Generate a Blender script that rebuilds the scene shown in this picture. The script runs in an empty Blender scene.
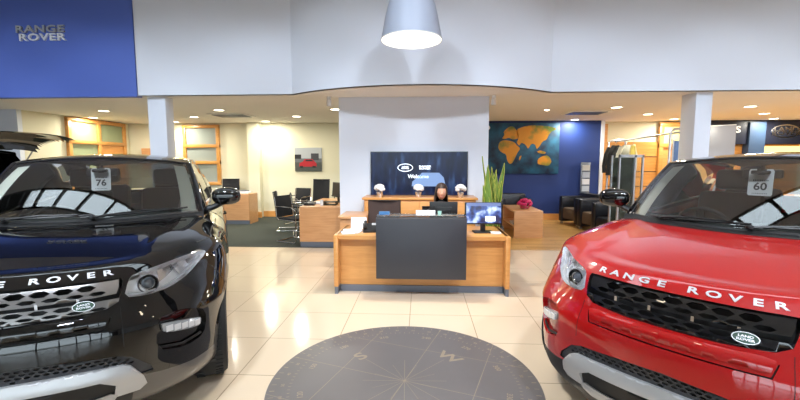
import bpy, bmesh, math, random
from mathutils import Vector, Matrix, geometry
from mathutils import noise as mnoise
random.seed(7)
PI = math.pi
scene = bpy.context.scene
COL = scene.collection

# ------------------------------------------------------------------ materials
def nt(name):
    m = bpy.data.materials.new(name); m.use_nodes = True
    return m, m.node_tree.nodes, m.node_tree.links, m.node_tree.nodes['Principled BSDF']

def mat(name, col, rough=.5, metal=0., coat=0., spec=.5, emit=None, es=1., var=0., vs=8., bump=0., bs=60., croughness=.03):
    m, N, L, b = nt(name)
    b.inputs['Base Color'].default_value = (*col, 1)
    b.inputs['Roughness'].default_value = rough
    b.inputs['Metallic'].default_value = metal
    b.inputs['Coat Weight'].default_value = coat
    b.inputs['Coat Roughness'].default_value = croughness
    b.inputs['Specular IOR Level'].default_value = spec
    if emit:
        b.inputs['Emission Color'].default_value = (*emit, 1); b.inputs['Emission Strength'].default_value = es
    if var or bump:
        tc = N.new('ShaderNodeTexCoord')
        n = N.new('ShaderNodeTexNoise'); n.inputs['Scale'].default_value = vs; n.inputs['Detail'].default_value = 4
        L.new(tc.outputs['Object'], n.inputs['Vector'])
        if var:
            r = N.new('ShaderNodeMapRange'); r.inputs['To Min'].default_value = 1-var; r.inputs['To Max'].default_value = 1+var
            L.new(n.outputs['Fac'], r.inputs['Value'])
            x = N.new('ShaderNodeVectorMath'); x.operation = 'SCALE'; x.inputs[0].default_value = col
            L.new(r.outputs[0], x.inputs['Scale']); L.new(x.outputs[0], b.inputs['Base Color'])
        if bump:
            n2 = N.new('ShaderNodeTexNoise'); n2.inputs['Scale'].default_value = bs; n2.inputs['Detail'].default_value = 3
            L.new(tc.outputs['Object'], n2.inputs['Vector'])
            bp = N.new('ShaderNodeBump'); bp.inputs['Strength'].default_value = bump; bp.inputs['Distance'].default_value = .01
            L.new(n2.outputs['Fac'], bp.inputs['Height']); L.new(bp.outputs[0], b.inputs['Normal'])
    return m

def wood(name, c1, c2, rough=.35, scale=(1.2, 14, 14), coat=.2):
    m, N, L, b = nt(name)
    tc = N.new('ShaderNodeTexCoord'); mp = N.new('ShaderNodeMapping'); mp.inputs['Scale'].default_value = scale
    n = N.new('ShaderNodeTexNoise'); n.inputs['Scale'].default_value = 2.2; n.inputs['Detail'].default_value = 6; n.inputs['Distortion'].default_value = .6
    r = N.new('ShaderNodeValToRGB'); r.color_ramp.elements[0].color = (*c1, 1); r.color_ramp.elements[1].color = (*c2, 1)
    r.color_ramp.elements[0].position = .3; r.color_ramp.elements[1].position = .7
    L.new(tc.outputs['Object'], mp.inputs[0]); L.new(mp.outputs[0], n.inputs['Vector']); L.new(n.outputs['Fac'], r.inputs[0])
    L.new(r.outputs[0], b.inputs['Base Color']); b.inputs['Roughness'].default_value = rough; b.inputs['Coat Weight'].default_value = coat
    b.inputs['Coat Roughness'].default_value = .15
    return m

def glass(name, tint, ior=1.45, gl=1.0):
    m = bpy.data.materials.new(name); m.use_nodes = True; N = m.node_tree.nodes; L = m.node_tree.links; N.clear()
    o = N.new('ShaderNodeOutputMaterial'); t = N.new('ShaderNodeBsdfTransparent'); t.inputs[0].default_value = (*tint, 1)
    g = N.new('ShaderNodeBsdfGlossy'); g.inputs['Roughness'].default_value = 0; g.inputs[0].default_value = (gl, gl, gl, 1)
    f = N.new('ShaderNodeFresnel'); f.inputs[0].default_value = ior
    x = N.new('ShaderNodeMixShader'); L.new(f.outputs[0], x.inputs[0]); L.new(t.outputs[0], x.inputs[1]); L.new(g.outputs[0], x.inputs[2])
    L.new(x.outputs[0], o.inputs[0])
    return m

def s2l(*c):
    return tuple(((v/255)/12.92 if v/255 <= .04045 else (((v/255)+.055)/1.055)**2.4) for v in c)

M = {}
M['wall'] = mat('white_plaster', s2l(222, 227, 238), .85, var=.015, vs=2)
M['cream'] = mat('cream_plaster', s2l(220, 214, 188), .85, var=.02, vs=2)
M['soffit'] = mat('soffit_plaster', s2l(248, 245, 238), .9, var=.015, vs=2)
M['ceil'] = mat('hall_ceiling_paint', s2l(222, 224, 228), .95, var=.02)
M['bluewall'] = mat('cobalt_wall_paint', s2l(82, 108, 194), .6, var=.02, vs=1.5)
M['navywall'] = mat('navy_wall_paint', s2l(14, 44, 108), .6, var=.03, vs=1.5)
M['navy'] = mat('dark_navy_panel', s2l(12, 20, 44), .4)
M['wood'] = wood('beech_veneer', s2l(206, 142, 76), s2l(222, 160, 92))
M['wood2'] = wood('light_cherry_veneer', s2l(196, 142, 94), s2l(212, 160, 112))
M['woodframe'] = wood('oak_frame', s2l(190, 130, 62), s2l(208, 150, 80))
M['charcoal'] = mat('charcoal_laminate', s2l(54, 54, 59), .45, var=.02)
M['grey'] = mat('grey_plinth', s2l(112, 118, 130), .35, metal=.3)
M['black'] = mat('black_plastic', (.012, .012, .013), .4)
M['blackfab'] = mat('black_fabric', (.012, .012, .014), .9, bump=.3, bs=200)
M['leather'] = mat('black_leather', (.010, .011, .016), .32, bump=.15, bs=90)
M['taupe'] = mat('taupe_upholstery', s2l(92, 76, 62), .8)
M['chrome'] = mat('chrome', (.8, .8, .82), .12, metal=1)
M['steel'] = mat('brushed_steel', (.45, .46, .48), .35, metal=1)
M['alu'] = mat('satin_aluminium', (.62, .63, .66), .3, metal=.9)
M['white'] = mat('white_plastic', (.8, .8, .8), .4)
M['paper'] = mat('paper', (.85, .86, .9), .7)
M['lamp'] = mat('lamp_diffuser', (1, 1, 1), .5, emit=(1, .86, .62), es=7)
M['lampin'] = mat('pendant_inside', (.95, .95, .93), .6, emit=(1, .97, .88), es=.30)
M['pendant'] = mat('pendant_shell', s2l(170, 177, 194), .45, metal=.1)
M['clear'] = glass('clear_glass', (.93, .96, .95))
M['frost'] = mat('frosted_pane', s2l(140, 150, 116), .35, var=.12, vs=3)
M['frostblue'] = mat('window_pane_grey', s2l(150, 156, 150), .15, var=.15, vs=2)
M['yellowglow'] = mat('backlit_panel', (.9, .75, .3), .5, emit=s2l(250, 214, 120), es=1.0)
M['green'] = mat('badge_green', s2l(16, 70, 46), .3, coat=1)
M['leaf'] = mat('snake_plant_leaf', s2l(96, 124, 44), .45, var=.35, vs=14)
M['leafedge'] = mat('snake_plant_edge', s2l(190, 190, 90), .5)
M['petal'] = mat('white_petals', (.85, .84, .82), .7, bump=.5, bs=40)
M['magenta'] = mat('magenta_petals', s2l(190, 20, 90), .6, var=.3, vs=30)
M['pot'] = mat('silver_pot', (.7, .7, .72), .25, metal=.8)
M['skin'] = mat('skin', s2l(206, 150, 122), .55)
M['hair'] = mat('dark_brown_hair', s2l(46, 28, 20), .5, bump=.6, bs=120)
M['jacket'] = mat('black_jacket', (.012, .012, .014), .85)
M['compass'] = None
M['goldink'] = mat('gold_inlay', s2l(144, 130, 112), .45)

# floor tiles -------------------------------------------------------------
def tile_mat(name, base, grout, pitch, ox, oy, width=.004, rough=.08, rot=0., var=.02, blotch=0.0):
    m, N, L, b = nt(name)
    tc = N.new('ShaderNodeTexCoord'); mp = N.new('ShaderNodeMapping')
    mp.inputs['Rotation'].default_value = (0, 0, rot)
    L.new(tc.outputs['Object'], mp.inputs[0])
    sp = N.new('ShaderNodeSeparateXYZ'); L.new(mp.outputs[0], sp.inputs[0])
    masks = []; cells = []
    for k, o in (('X', ox), ('Y', oy)):
        a = N.new('ShaderNodeMath'); a.operation = 'ADD'; a.inputs[1].default_value = -o + pitch*100
        L.new(sp.outputs[k], a.inputs[0])
        d = N.new('ShaderNodeMath'); d.operation = 'DIVIDE'; d.inputs[1].default_value = pitch; L.new(a.outputs[0], d.inputs[0])
        f = N.new('ShaderNodeMath'); f.operation = 'FRACT'; L.new(d.outputs[0], f.inputs[0])
        fl = N.new('ShaderNodeMath'); fl.operation = 'FLOOR'; L.new(d.outputs[0], fl.inputs[0]); cells.append(fl)
        p = N.new('ShaderNodeMath'); p.operation = 'PINGPONG'; p.inputs[1].default_value = .5; L.new(f.outputs[0], p.inputs[0])
        l = N.new('ShaderNodeMath'); l.operation = 'LESS_THAN'; l.inputs[1].default_value = width/pitch; L.new(p.outputs[0], l.inputs[0])
        masks.append(l)
    mx = N.new('ShaderNodeMath'); mx.operation = 'MAXIMUM'; L.new(masks[0].outputs[0], mx.inputs[0]); L.new(masks[1].outputs[0], mx.inputs[1])
    cb = N.new('ShaderNodeCombineXYZ'); L.new(cells[0].outputs[0], cb.inputs[0]); L.new(cells[1].outputs[0], cb.inputs[1])
    wn = N.new('ShaderNodeTexWhiteNoise'); L.new(cb.outputs[0], wn.inputs[0])
    n = N.new('ShaderNodeTexNoise'); n.inputs['Scale'].default_value = 1.5; n.inputs['Detail'].default_value = 5; L.new(tc.outputs['Object'], n.inputs['Vector'])
    ad = N.new('ShaderNodeMath'); ad.operation = 'MULTIPLY_ADD'; ad.inputs[1].default_value = var; ad.inputs[2].default_value = 1-var/2; L.new(wn.outputs[0], ad.inputs[0])
    ad2 = N.new('ShaderNodeMath'); ad2.operation = 'MULTIPLY_ADD'; ad2.inputs[1].default_value = .06+blotch; L.new(n.outputs['Fac'], ad2.inputs[0])
    sb = N.new('ShaderNodeMath'); sb.operation = 'SUBTRACT'; sb.inputs[1].default_value = .03+blotch/2; L.new(ad.outputs[0], sb.inputs[0]); L.new(sb.outputs[0], ad2.inputs[2])
    sc = N.new('ShaderNodeVectorMath'); sc.operation = 'SCALE'; sc.inputs[0].default_value = base; L.new(ad2.outputs[0], sc.inputs['Scale'])
    mix = N.new('ShaderNodeMix'); mix.data_type = 'RGBA'; L.new(mx.outputs[0], mix.inputs[0]); L.new(sc.outputs[0], mix.inputs[6]); mix.inputs[7].default_value = (*grout, 1)
    L.new(mix.outputs[2], b.inputs['Base Color'])
    rr = N.new('ShaderNodeMath'); rr.operation = 'MULTIPLY_ADD'; rr.inputs[1].default_value = .5; rr.inputs[2].default_value = rough; L.new(mx.outputs[0], rr.inputs[0]); L.new(rr.outputs[0], b.inputs['Roughness'])
    return m
M['tile'] = tile_mat('polished_cream_tile', s2l(226, 206, 180), s2l(160, 138, 112), .6165, -.105, 2.748-.6165*3, rough=.12)
M['stone'] = tile_mat('grey_compass_stone', s2l(104, 99, 99), s2l(150, 138, 120), .5, 0, 0, width=.0022, rough=.42, blotch=.12)
M['carpet'] = mat('dark_green_grey_carpet', s2l(50, 56, 50), .95, var=.15, vs=60, bump=.4, bs=300)
def plank():
    m, N, L, b = nt('laminate_planks')
    tc = N.new('ShaderNodeTexCoord'); br = N.new('ShaderNodeTexBrick')
    br.inputs['Scale'].default_value = 1; br.inputs['Brick Width'].default_value = 1.3; br.inputs['Row Height'].default_value = .14
    br.inputs['Mortar Size'].default_value = .003
    br.inputs['Color1'].default_value = (*s2l(168, 124, 66), 1); br.inputs['Color2'].default_value = (*s2l(196, 154, 94), 1); br.inputs['Mortar'].default_value = (*s2l(110, 80, 44), 1)
    L.new(tc.outputs['Object'], br.inputs['Vector']); L.new(br.outputs[0], b.inputs['Base Color']); b.inputs['Roughness'].default_value = .3
    return m
M['plank'] = plank()

# ------------------------------------------------------------------ mesh helpers
class MB:
    def __init__(s): s.v = []; s.f = []; s.m = []; s.mats = []
    def mi(s, m):
        if m not in s.mats: s.mats.append(m)
        return s.mats.index(m)
    def add(s, vs, fs, m=None, T=None):
        o = len(s.v); k = s.mi(m) if m else 0
        s.v += [tuple(T @ Vector(p)) if T else tuple(p) for p in vs]
        s.f += [tuple(i+o for i in f) for f in fs]; s.m += [k]*len(fs)
        return s
    def box(s, x0, x1, y0, y1, z0, z1, m=None, T=None, bev=0.):
        if bev:
            bm = bmesh.new(); bmesh.ops.create_cube(bm, size=1)
            for v in bm.verts: v.co = Vector(((x0+x1)/2+v.co.x*(x1-x0), (y0+y1)/2+v.co.y*(y1-y0), (z0+z1)/2+v.co.z*(z1-z0)))
            bmesh.ops.bevel(bm, geom=bm.edges[:], offset=bev, segments=2, profile=.5, affect='EDGES')
            s.bm(bm, m, T); return s
        return s.add([(x, y, z) for z in (z0, z1) for y in (y0, y1) for x in (x0, x1)], [(0, 2, 3, 1), (4, 5, 7, 6), (0, 1, 5, 4), (2, 6, 7, 3), (0, 4, 6, 2), (1, 3, 7, 5)], m, T)
    def bm(s, bm, m=None, T=None):
        bm.verts.index_update()
        s.add([v.co[:] for v in bm.verts], [[v.index for v in f.verts] for f in bm.faces], m, T); bm.free(); return s
    def tube(s, pts, r, m=None, n=8, T=None, closed=False, cap=True):
        pts = [Vector(p) for p in pts]; vs = []; fs = []
        N = len(pts); rr = r if isinstance(r, (list, tuple)) else [r]*N
        up = None
        for i, p in enumerate(pts):
            a = pts[(i-1) % N] if (closed or i) else p; b = pts[(i+1) % N] if (closed or i < N-1) else p
            t = (b-a).normalized()
            if up is None:
                up = Vector((0, 0, 1)) if abs(t.z) < .9 else Vector((1, 0, 0))
            x = t.cross(up)
            if x.length < 1e-4: x = t.cross(Vector((0, 1, .1)))
            x.normalize(); y = x.cross(t).normalized(); up = y
            for k in range(n):
                c = 2*PI*k/n; vs.append(p+(x*math.cos(c)+y*math.sin(c))*rr[i])
        for i in range(N if closed else N-1):
            j = (i+1) % N
            for k in range(n): fs.append((i*n+k, i*n+(k+1) % n, j*n+(k+1) % n, j*n+k))
        if cap and not closed: fs.append(tuple(range(n))[::-1]); fs.append(tuple(range((N-1)*n, N*n)))
        return s.add(vs, fs, m, T)
    def lathe(s, prof, m=None, n=24, T=None, cap=True):
        vs = []; fs = []
        for r, z in prof:
            for k in range(n): c = 2*PI*k/n; vs.append((r*math.cos(c), r*math.sin(c), z))
        for i in range(len(prof)-1):
            for k in range(n): fs.append((i*n+k, i*n+(k+1) % n, (i+1)*n+(k+1) % n, (i+1)*n+k))
        if cap:
            if prof[0][0] > 1e-5: fs.append(tuple(range(n))[::-1])
            if prof[-1][0] > 1e-5: fs.append(tuple(range((len(prof)-1)*n, len(prof)*n)))
        return s.add(vs, fs, m, T)
    def ell(s, c, r, m=None, n=16, T=None, e=1.0):
        vs = []; fs = []; R = n//2
        sg = lambda v: math.copysign(abs(v)**e, v)
        for i in range(R+1):
            th = PI*i/R
            for k in range(n):
                ph = 2*PI*k/n
                vs.append((c[0]+r[0]*sg(math.sin(th))*sg(math.cos(ph)), c[1]+r[1]*sg(math.sin(th))*sg(math.sin(ph)), c[2]+r[2]*sg(math.cos(th))))
        for i in range(R):
            for k in range(n): fs.append((i*n+k, (i+1)*n+k, (i+1)*n+(k+1) % n, i*n+(k+1) % n))
        return s.add(vs, fs, m, T)
    def grid(s, fn, nu, nv, m=None, T=None):
        vs = [fn(i/nu, j/nv) for i in range(nu+1) for j in range(nv+1)]
        fs = [(i*(nv+1)+j, (i+1)*(nv+1)+j, (i+1)*(nv+1)+j+1, i*(nv+1)+j+1) for i in range(nu) for j in range(nv)]
        return s.add(vs, fs, m, T)
    def poly(s, pts, h, m=None, T=None, z=0.):      # extruded 2D polygon
        n = len(pts)
        vs = [(x, y, z) for x, y in pts]+[(x, y, z+h) for x, y in pts]
        fs = [tuple(range(n))[::-1], tuple(range(n, 2*n))]+[(i, (i+1) % n, n+(i+1) % n, n+i) for i in range(n)]
        return s.add(vs, fs, m, T)
    def mirror(s):
        n = len(s.v)
        s.v += [(-x, y, z) for x, y, z in s.v]
        s.f += [tuple(i+n for i in f[::-1]) for f in s.f]; s.m += s.m[:]
        return s
    def mesh(s, name, smooth=True, merge=1e-4, angle=35, mats=None, sub=0):
        me = bpy.data.meshes.new(name)
        bm = bmesh.new(); V = [bm.verts.new(p) for p in s.v]
        for f, k in zip(s.f, s.m):
            q = []
            for i in f:
                if not q or V[i] is not q[-1]: q.append(V[i])
            try: g = bm.faces.new(q); g.material_index = k; g.smooth = smooth
            except ValueError: pass
        if merge: bmesh.ops.remove_doubles(bm, verts=bm.verts, dist=merge)
        bmesh.ops.dissolve_degenerate(bm, edges=bm.edges, dist=1e-6)
        bmesh.ops.recalc_face_normals(bm, faces=bm.faces)
        if smooth and angle < 180:
            for e in bm.edges:
                if len(e.link_faces) == 2 and e.calc_face_angle(0) > math.radians(angle): e.smooth = False
        bm.to_mesh(me); bm.free()
        for x in (mats or s.mats): me.materials.append(x)
        return me
    def obj(s, name, parent=None, m=None, **k):
        if m: s.mats = [m]; s.m = [0]*len(s.m)
        return link(name, s.mesh(name, **k), parent)

def link(name, data, parent=None, T=None):
    o = bpy.data.objects.new(name, data); COL.objects.link(o)
    if parent: o.parent = parent
    if T: o.matrix_local = T
    return o
def tag(o, label=None, cat=None, group=None, kind=None):
    if label: o['label'] = label
    if cat: o['category'] = cat
    if group: o['group'] = group
    if kind: o['kind'] = kind
    return o
def thing(name, label, cat, loc=(0, 0, 0), rz=0., group=None):
    o = bpy.data.objects.new(name, None); COL.objects.link(o); o.location = loc; o.rotation_euler = (0, 0, rz); o.empty_display_size = .1
    return tag(o, label, cat, group)
def struct(name, mb, **k):
    return tag(mb.obj(name, **k), kind='structure')
def copy_tree(o, parent=None):
    c = o.copy(); COL.objects.link(c); c.parent = parent
    for ch in list(o.children): copy_tree(ch, c)
    return c

def text_mesh(body, size=1., ext=.02, bold=.0, sx=1., space=1.):
    cu = bpy.data.curves.new('t', 'FONT'); cu.body = body; cu.size = size; cu.extrude = ext; cu.offset = bold
    cu.align_x = 'CENTER'; cu.align_y = 'CENTER'; cu.resolution_u = 3; cu.space_character = space
    o = bpy.data.objects.new('t', cu); COL.objects.link(o)
    dg = bpy.context.evaluated_depsgraph_get(); dg.update()
    me = bpy.data.meshes.new_from_object(o.evaluated_get(dg))
    vs = [(v.co.x*sx, v.co.y, v.co.z) for v in me.vertices]; fs = [tuple(p.vertices) for p in me.polygons]
    bpy.data.objects.remove(o); bpy.data.curves.remove(cu); bpy.data.meshes.remove(me)
    return vs, fs
FR = Matrix.Rotation(PI/2, 4, 'X')       # text standing up, facing -Y
def TT(x, y, z, R=None): return Matrix.Translation((x, y, z)) @ (R if R else Matrix())

W=.95; UF=.84; LN=4.36; NEXP=2.45
def _outline():
    pts=[];N=240
    for i in range(N+1):
        th=math.pi/2*i/N
        s=W*math.sin(th)**(2/NEXP); u=UF-UF*math.cos(th)**(2/NEXP)
        pts.append((s,u))
    u=UF
    while u<LN-.7: 
        u+=.05; pts.append((W+.014*min(1,(u-UF)/.35)*min(1,max(0,(LN-.6-u)/.3)),u))
    ue=u;R=LN-ue
    for i in range(1,N+1):
        th=math.pi/2*i/N
        s=W*math.cos(th)**(2/3.2); uu=ue+R*math.sin(th)**(2/3.2)
        pts.append((s,uu))
    cum=[0]
    for p,q in zip(pts,pts[1:]): cum.append(cum[-1]+math.hypot(q[0]-p[0],q[1]-p[1]))
    return pts,cum
OP,OC=_outline(); ATOT=OC[-1]
import bisect
def outl(a):
    a=min(max(a,0),ATOT); i=min(max(bisect.bisect_right(OC,a)-1,0),len(OP)-2)
    w=(a-OC[i])/max(1e-9,OC[i+1]-OC[i]); p,q=OP[i],OP[i+1]
    return p[0]+(q[0]-p[0])*w,p[1]+(q[1]-p[1])*w
def onrm(a):
    p=outl(max(0,a-.03));q=outl(min(ATOT,a+.03))
    if a<.03: p=(-q[0],q[1])
    if a>ATOT-.03: q=(-p[0],p[1])
    dx,dy=q[0]-p[0],q[1]-p[1];L=math.hypot(dx,dy)
    return dy/L,-dx/L   # outward
def a_of_u(u):
    lo,hi=0,ATOT
    for _ in range(40):
        m=(lo+hi)/2
        if outl(m)[1]<u: lo=m
        else: hi=m
    return lo
def a_of_s(s):
    lo,hi=0,a_of_u(UF)
    for _ in range(40):
        m=(lo+hi)/2
        if outl(m)[0]<s: lo=m
        else: hi=m
    return lo
ROWS=[(.20,.16,.22,.12),(.25,.07,.255,.065),(.31,.03,.30,.045),(.37,.015,.36,.04),(.45,.0,.44,.035),(.53,0,.53,.03),(.60,.0,.60,.022),(.66,.004,.66,.012),(.70,.012,.72,.004),
(.735,.025,.78,0),(.76,.035,.83,0),(.83,.055,.88,.004),(.90,.082,.92,.012),(.935,.105,.955,.025),(.957,.128,.98,.045),(.985,.158,1.0,.075),(1.002,.198,1.02,.115),(1.008,.29,1.035,.16)]
NR=len(ROWS)-1
def cr(tab,v,j):
    v=min(max(v,0),NR);i=min(int(v),NR-1);w=v-i
    g=lambda k:tab[min(max(k,0),NR)][j]
    p0,p1,p2,p3=g(i-1),g(i),g(i+1),g(i+2)
    return .5*((2*p1)+(-p0+p2)*w+(2*p0-5*p1+4*p2-p3)*w*w+(-p0+3*p1-3*p2+p3)*w**3)
def zb(s,u):
    zc=1.0+.145*(1-math.exp(-max(u-.25,-.2)/.75))/(1-math.exp(-1.1/.75))*.95
    zc-= .07*(abs(s)/.88)**2.6
    # power creases
    e=abs(s)-(.49+.12*(u-.5)); zc+=.014/(1+math.exp(-e/.010))*max(0,min(1,(u-.25)/.3))*(1 if abs(s)<.75 else max(0,1-(abs(s)-.75)/.1))
    return zc
def belt(u): return 1.093+.035*(u-1.4)
def ztop(s,u):
    if u<1.3: return zb(s,u)
    if u>1.7: return belt(u)
    w=(u-1.3)/.4; return zb(s,1.3)*(1-w)+belt(u)*w
def surf(a,v):
    nx,ny=onrm(a); wf=max(0,-ny)**1.6; wr=max(0,ny)**1.6; wf=max(wf,wr)
    o=outl(a)
    ins=cr(ROWS,v,1)*wf+cr(ROWS,v,3)*(1-wf); z=cr(ROWS,v,0)*wf+cr(ROWS,v,2)*(1-wf)
    if ny<0:
        q=-ny; e=.10*4*q*(1-q)*min(1,max(0,(v-7.5)/4.5))**1.0; ins+=e
    else: e=0
    s=max(0,o[0]-nx*ins);u=o[1]-ny*ins
    if a<=1e-6 or a>=ATOT-1e-6: s=0
    if v>11:
        it=ROWS[NR][1]*wf+ROWS[NR][3]*(1-wf)+e
        zt=ztop(max(0,o[0]-nx*it),o[1]-ny*it)
        z11=cr(ROWS,11,0)*wf+cr(ROWS,11,2)*(1-wf);z17=ROWS[NR][0]*wf+ROWS[NR][2]*(1-wf)
        z=z11+(z-z11)*(zt-z11)/(z17-z11)
    return (s,u,z)
def vz(a,z):
    lo,hi=0,NR
    for _ in range(30):
        m=(lo+hi)/2
        if surf(a,m)[2]<z: lo=m
        else: hi=m
    return lo
def sz(a,z,off=0.):
    v=vz(a,z);p=surf(a,v)
    if off:
        nx,ny=onrm(a)
        q=surf(a,min(v+.3,NR));r=surf(a,max(v-.3,0))
        dz=q[2]-r[2];dh=math.hypot(q[0]-r[0],q[1]-r[1]);L=math.hypot(dz,dh)
        return (p[0]+nx*off*dz/L,p[1]+ny*off*dz/L,p[2]+off*dh/L)
    return p
# ------------------------------------------------------------------ the cars
KV = .06
def ssz(a, z, off=0.):
    p = sz(abs(a), z, off); return (-p[0] if a < 0 else p[0], p[1], p[2])
def inpoly(x, y, P):
    c = False; j = len(P)-1
    for i in range(len(P)):
        xi, yi = P[i]; xj, yj = P[j]
        if (yi > y) != (yj > y) and x < (xj-xi)*(y-yi)/(yj-yi)+xi: c = not c
        j = i
    return c
def dens(P, step=.02, closed=True):
    R = []; n = len(P)
    for i in range(n if closed else n-1):
        a, b = P[i], P[(i+1) % n]; k = max(1, int(math.hypot(b[0]-a[0], b[1]-a[1])/step))
        for j in range(k): R.append((a[0]+(b[0]-a[0])*j/k, a[1]+(b[1]-a[1])*j/k))
    if not closed: R.append(P[-1])
    return R
def sm(P, it=1):          # corner-cutting smoothing of a closed outline
    for _ in range(it):
        Q = []
        for i in range(len(P)):
            a, b = P[i], P[(i+1) % len(P)]
            Q += [(a[0]*.78+b[0]*.22, a[1]*.78+b[1]*.22), (a[0]*.22+b[0]*.78, a[1]*.22+b[1]*.78)]
        P = Q
    return P
def sym(P):              # half outline a>=0 starting and ending on a=0 -> full outline
    return P+[(-a, z) for a, z in P[::-1] if a > 1e-6]
def cdt(loops, extra=(), step=.03, opens=()):
    vs = []; es = []
    for P in loops:
        o = len(vs); vs += P; es += [(o+i, o+(i+1) % len(P)) for i in range(len(P))]
    for P in opens:
        o = len(vs); vs += P; es += [(o+i, o+i+1) for i in range(len(P)-1)]
    vs = list(vs)+list(extra)
    r = geometry.delaunay_2d_cdt([Vector(p) for p in vs], es, [], 0, 1e-6)
    return [tuple(v) for v in r[0]], [tuple(f) for f in r[2]]
def patch2d(P, holes=(), step=.03):
    x0, x1 = min(p[0] for p in P), max(p[0] for p in P); y0, y1 = min(p[1] for p in P), max(p[1] for p in P)
    ex = []; nx = max(1, int((x1-x0)/step)); ny = max(1, int((y1-y0)/step))
    for i in range(nx+1):
        for j in range(ny+1):
            p = (x0+(x1-x0)*i/nx+1e-4, y0+(y1-y0)*j/ny+1e-4)
            if inpoly(*p, P): ex.append(p)
    V, F = cdt([P]+list(holes), ex)
    F = [f for f in F if (lambda c: inpoly(*c, P) and not any(inpoly(*c, H) for H in holes))((sum(V[i][0] for i in f)/len(f), sum(V[i][1] for i in f)/len(f)))]
    return V, F
def slab(mb, P, off, th=0., holes=(), m=None, step=.03, fn=None, back=False, offf=None):
    """region P of the body surface raised by off, with thickness th behind it"""
    fn = fn or ssz
    V, F = patch2d(P, holes, step)
    o_ = (lambda x, z: off) if offf is None else offf
    mb.add([fn(x, z, o_(x, z)) for x, z in V], F, m)
    if th:
        for Q in [P]+list(holes):
            n = len(Q)
            mb.add([fn(x, z, o_(x, z)) for x, z in Q]+[fn(x, z, o_(x, z)-th) for x, z in Q], [(i, (i+1) % n, n+(i+1) % n, n+i) for i in range(n)], m)
        if back: mb.add([fn(x, z, o_(x, z)-th) for x, z in V], F, m)
def tray(mb, P, depth, m=None, shrink=.0, step=.04):
    n = len(P)
    mb.add([ssz(x, z, 0) for x, z in P]+[ssz(x, z, -depth) for x, z in P], [(i, (i+1) % n, n+(i+1) % n, n+i) for i in range(n)], m)
    V, F = patch2d(P, (), step); mb.add([ssz(x, z, -depth) for x, z in V], F, m)
def hexh(cx, cz, w, h, n=6):
    return [(cx-w, cz), (cx-w*.45, cz-h), (cx+w*.45, cz-h), (cx+w, cz), (cx+w*.45, cz+h), (cx-w*.45, cz+h)]

A_ARF = a_of_u(.85); A_ARR = a_of_u(3.51)
def circ(a0, r, n=40, zc=.37):
    P = []
    for k in range(n):
        c = 2*PI*k/n; u = (.85 if a0 == A_ARF else 3.51)+r*math.cos(c); P.append((a_of_u(u), max(zc+r*math.sin(c), .0)))
    return P
P_LAMP = sm([(.462, .842), (.495, .922), (.53, .946), (.72, .964), (.92, .975), (1.13, .980), (1.18, .968), (1.12, .935), (.92, .878), (.72, .836), (.57, .829)], 1)
P_GRILL = [(0, .788), (.20, .790), (.38, .802), (.436, .828), (.452, .87), (.468, .925), (.462, .940), (.40, .943), (0, .943)]
P_DRL = sm([(.60, .705), (.74, .715), (.885, .675), (.93, .60), (.905, .50), (.75, .485), (.585, .53)], 1)
P_CREASE = [(0, .700), (.374, .703), (.396, .760), (.390, .760), (.369, .709), (0, .707)]  # outline of the dark line that stands in for a crease shadow
P_MESH = [(0, .515), (.30, .51), (.44, .49), (.50, .425), (.57, .425), (.555, .46), (.47, .535), (.40, .560), (.20, .58), (0, .59)]
C_F, C_R = circ(A_ARF, .378), circ(A_ARR, .378)
C_F2, C_R2 = circ(A_ARF, .425), circ(A_ARR, .425)
L_CLAD = [(0, .50), (.30, .50), (.44, .48), (.505, .42), (.60, .40), (.80, .375), (A_ARF+.42, .36), (A_ARR-.4, .36), (A_ARR+.4, .38), (ATOT-.5, .42), (ATOT, .42)]
L_CLAD[6] = (a_of_u(1.27), .36)
L_BUMP = [(1.11, .905), (1.16, .85), (a_of_u(.62), .735), (a_of_u(.66), .60)]
def clad_z(a):
    for (a0, z0), (a1, z1) in zip(L_CLAD, L_CLAD[1:]):
        if a <= a1: return z0+(z1-z0)*(a-a0)/(a1-a0)
    return L_CLAD[-1][1]
_vc = {}
def toV(P):
    R = []
    for a, z in P:
        k = (round(a, 4), round(z, 4))
        if k not in _vc: _vc[k] = vz(a, z)*KV if z > .2 else -.02
        R.append((a, _vc[k]))
    return R
V_SEAM = 15.6
A_COWL = a_of_u(1.56)

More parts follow.
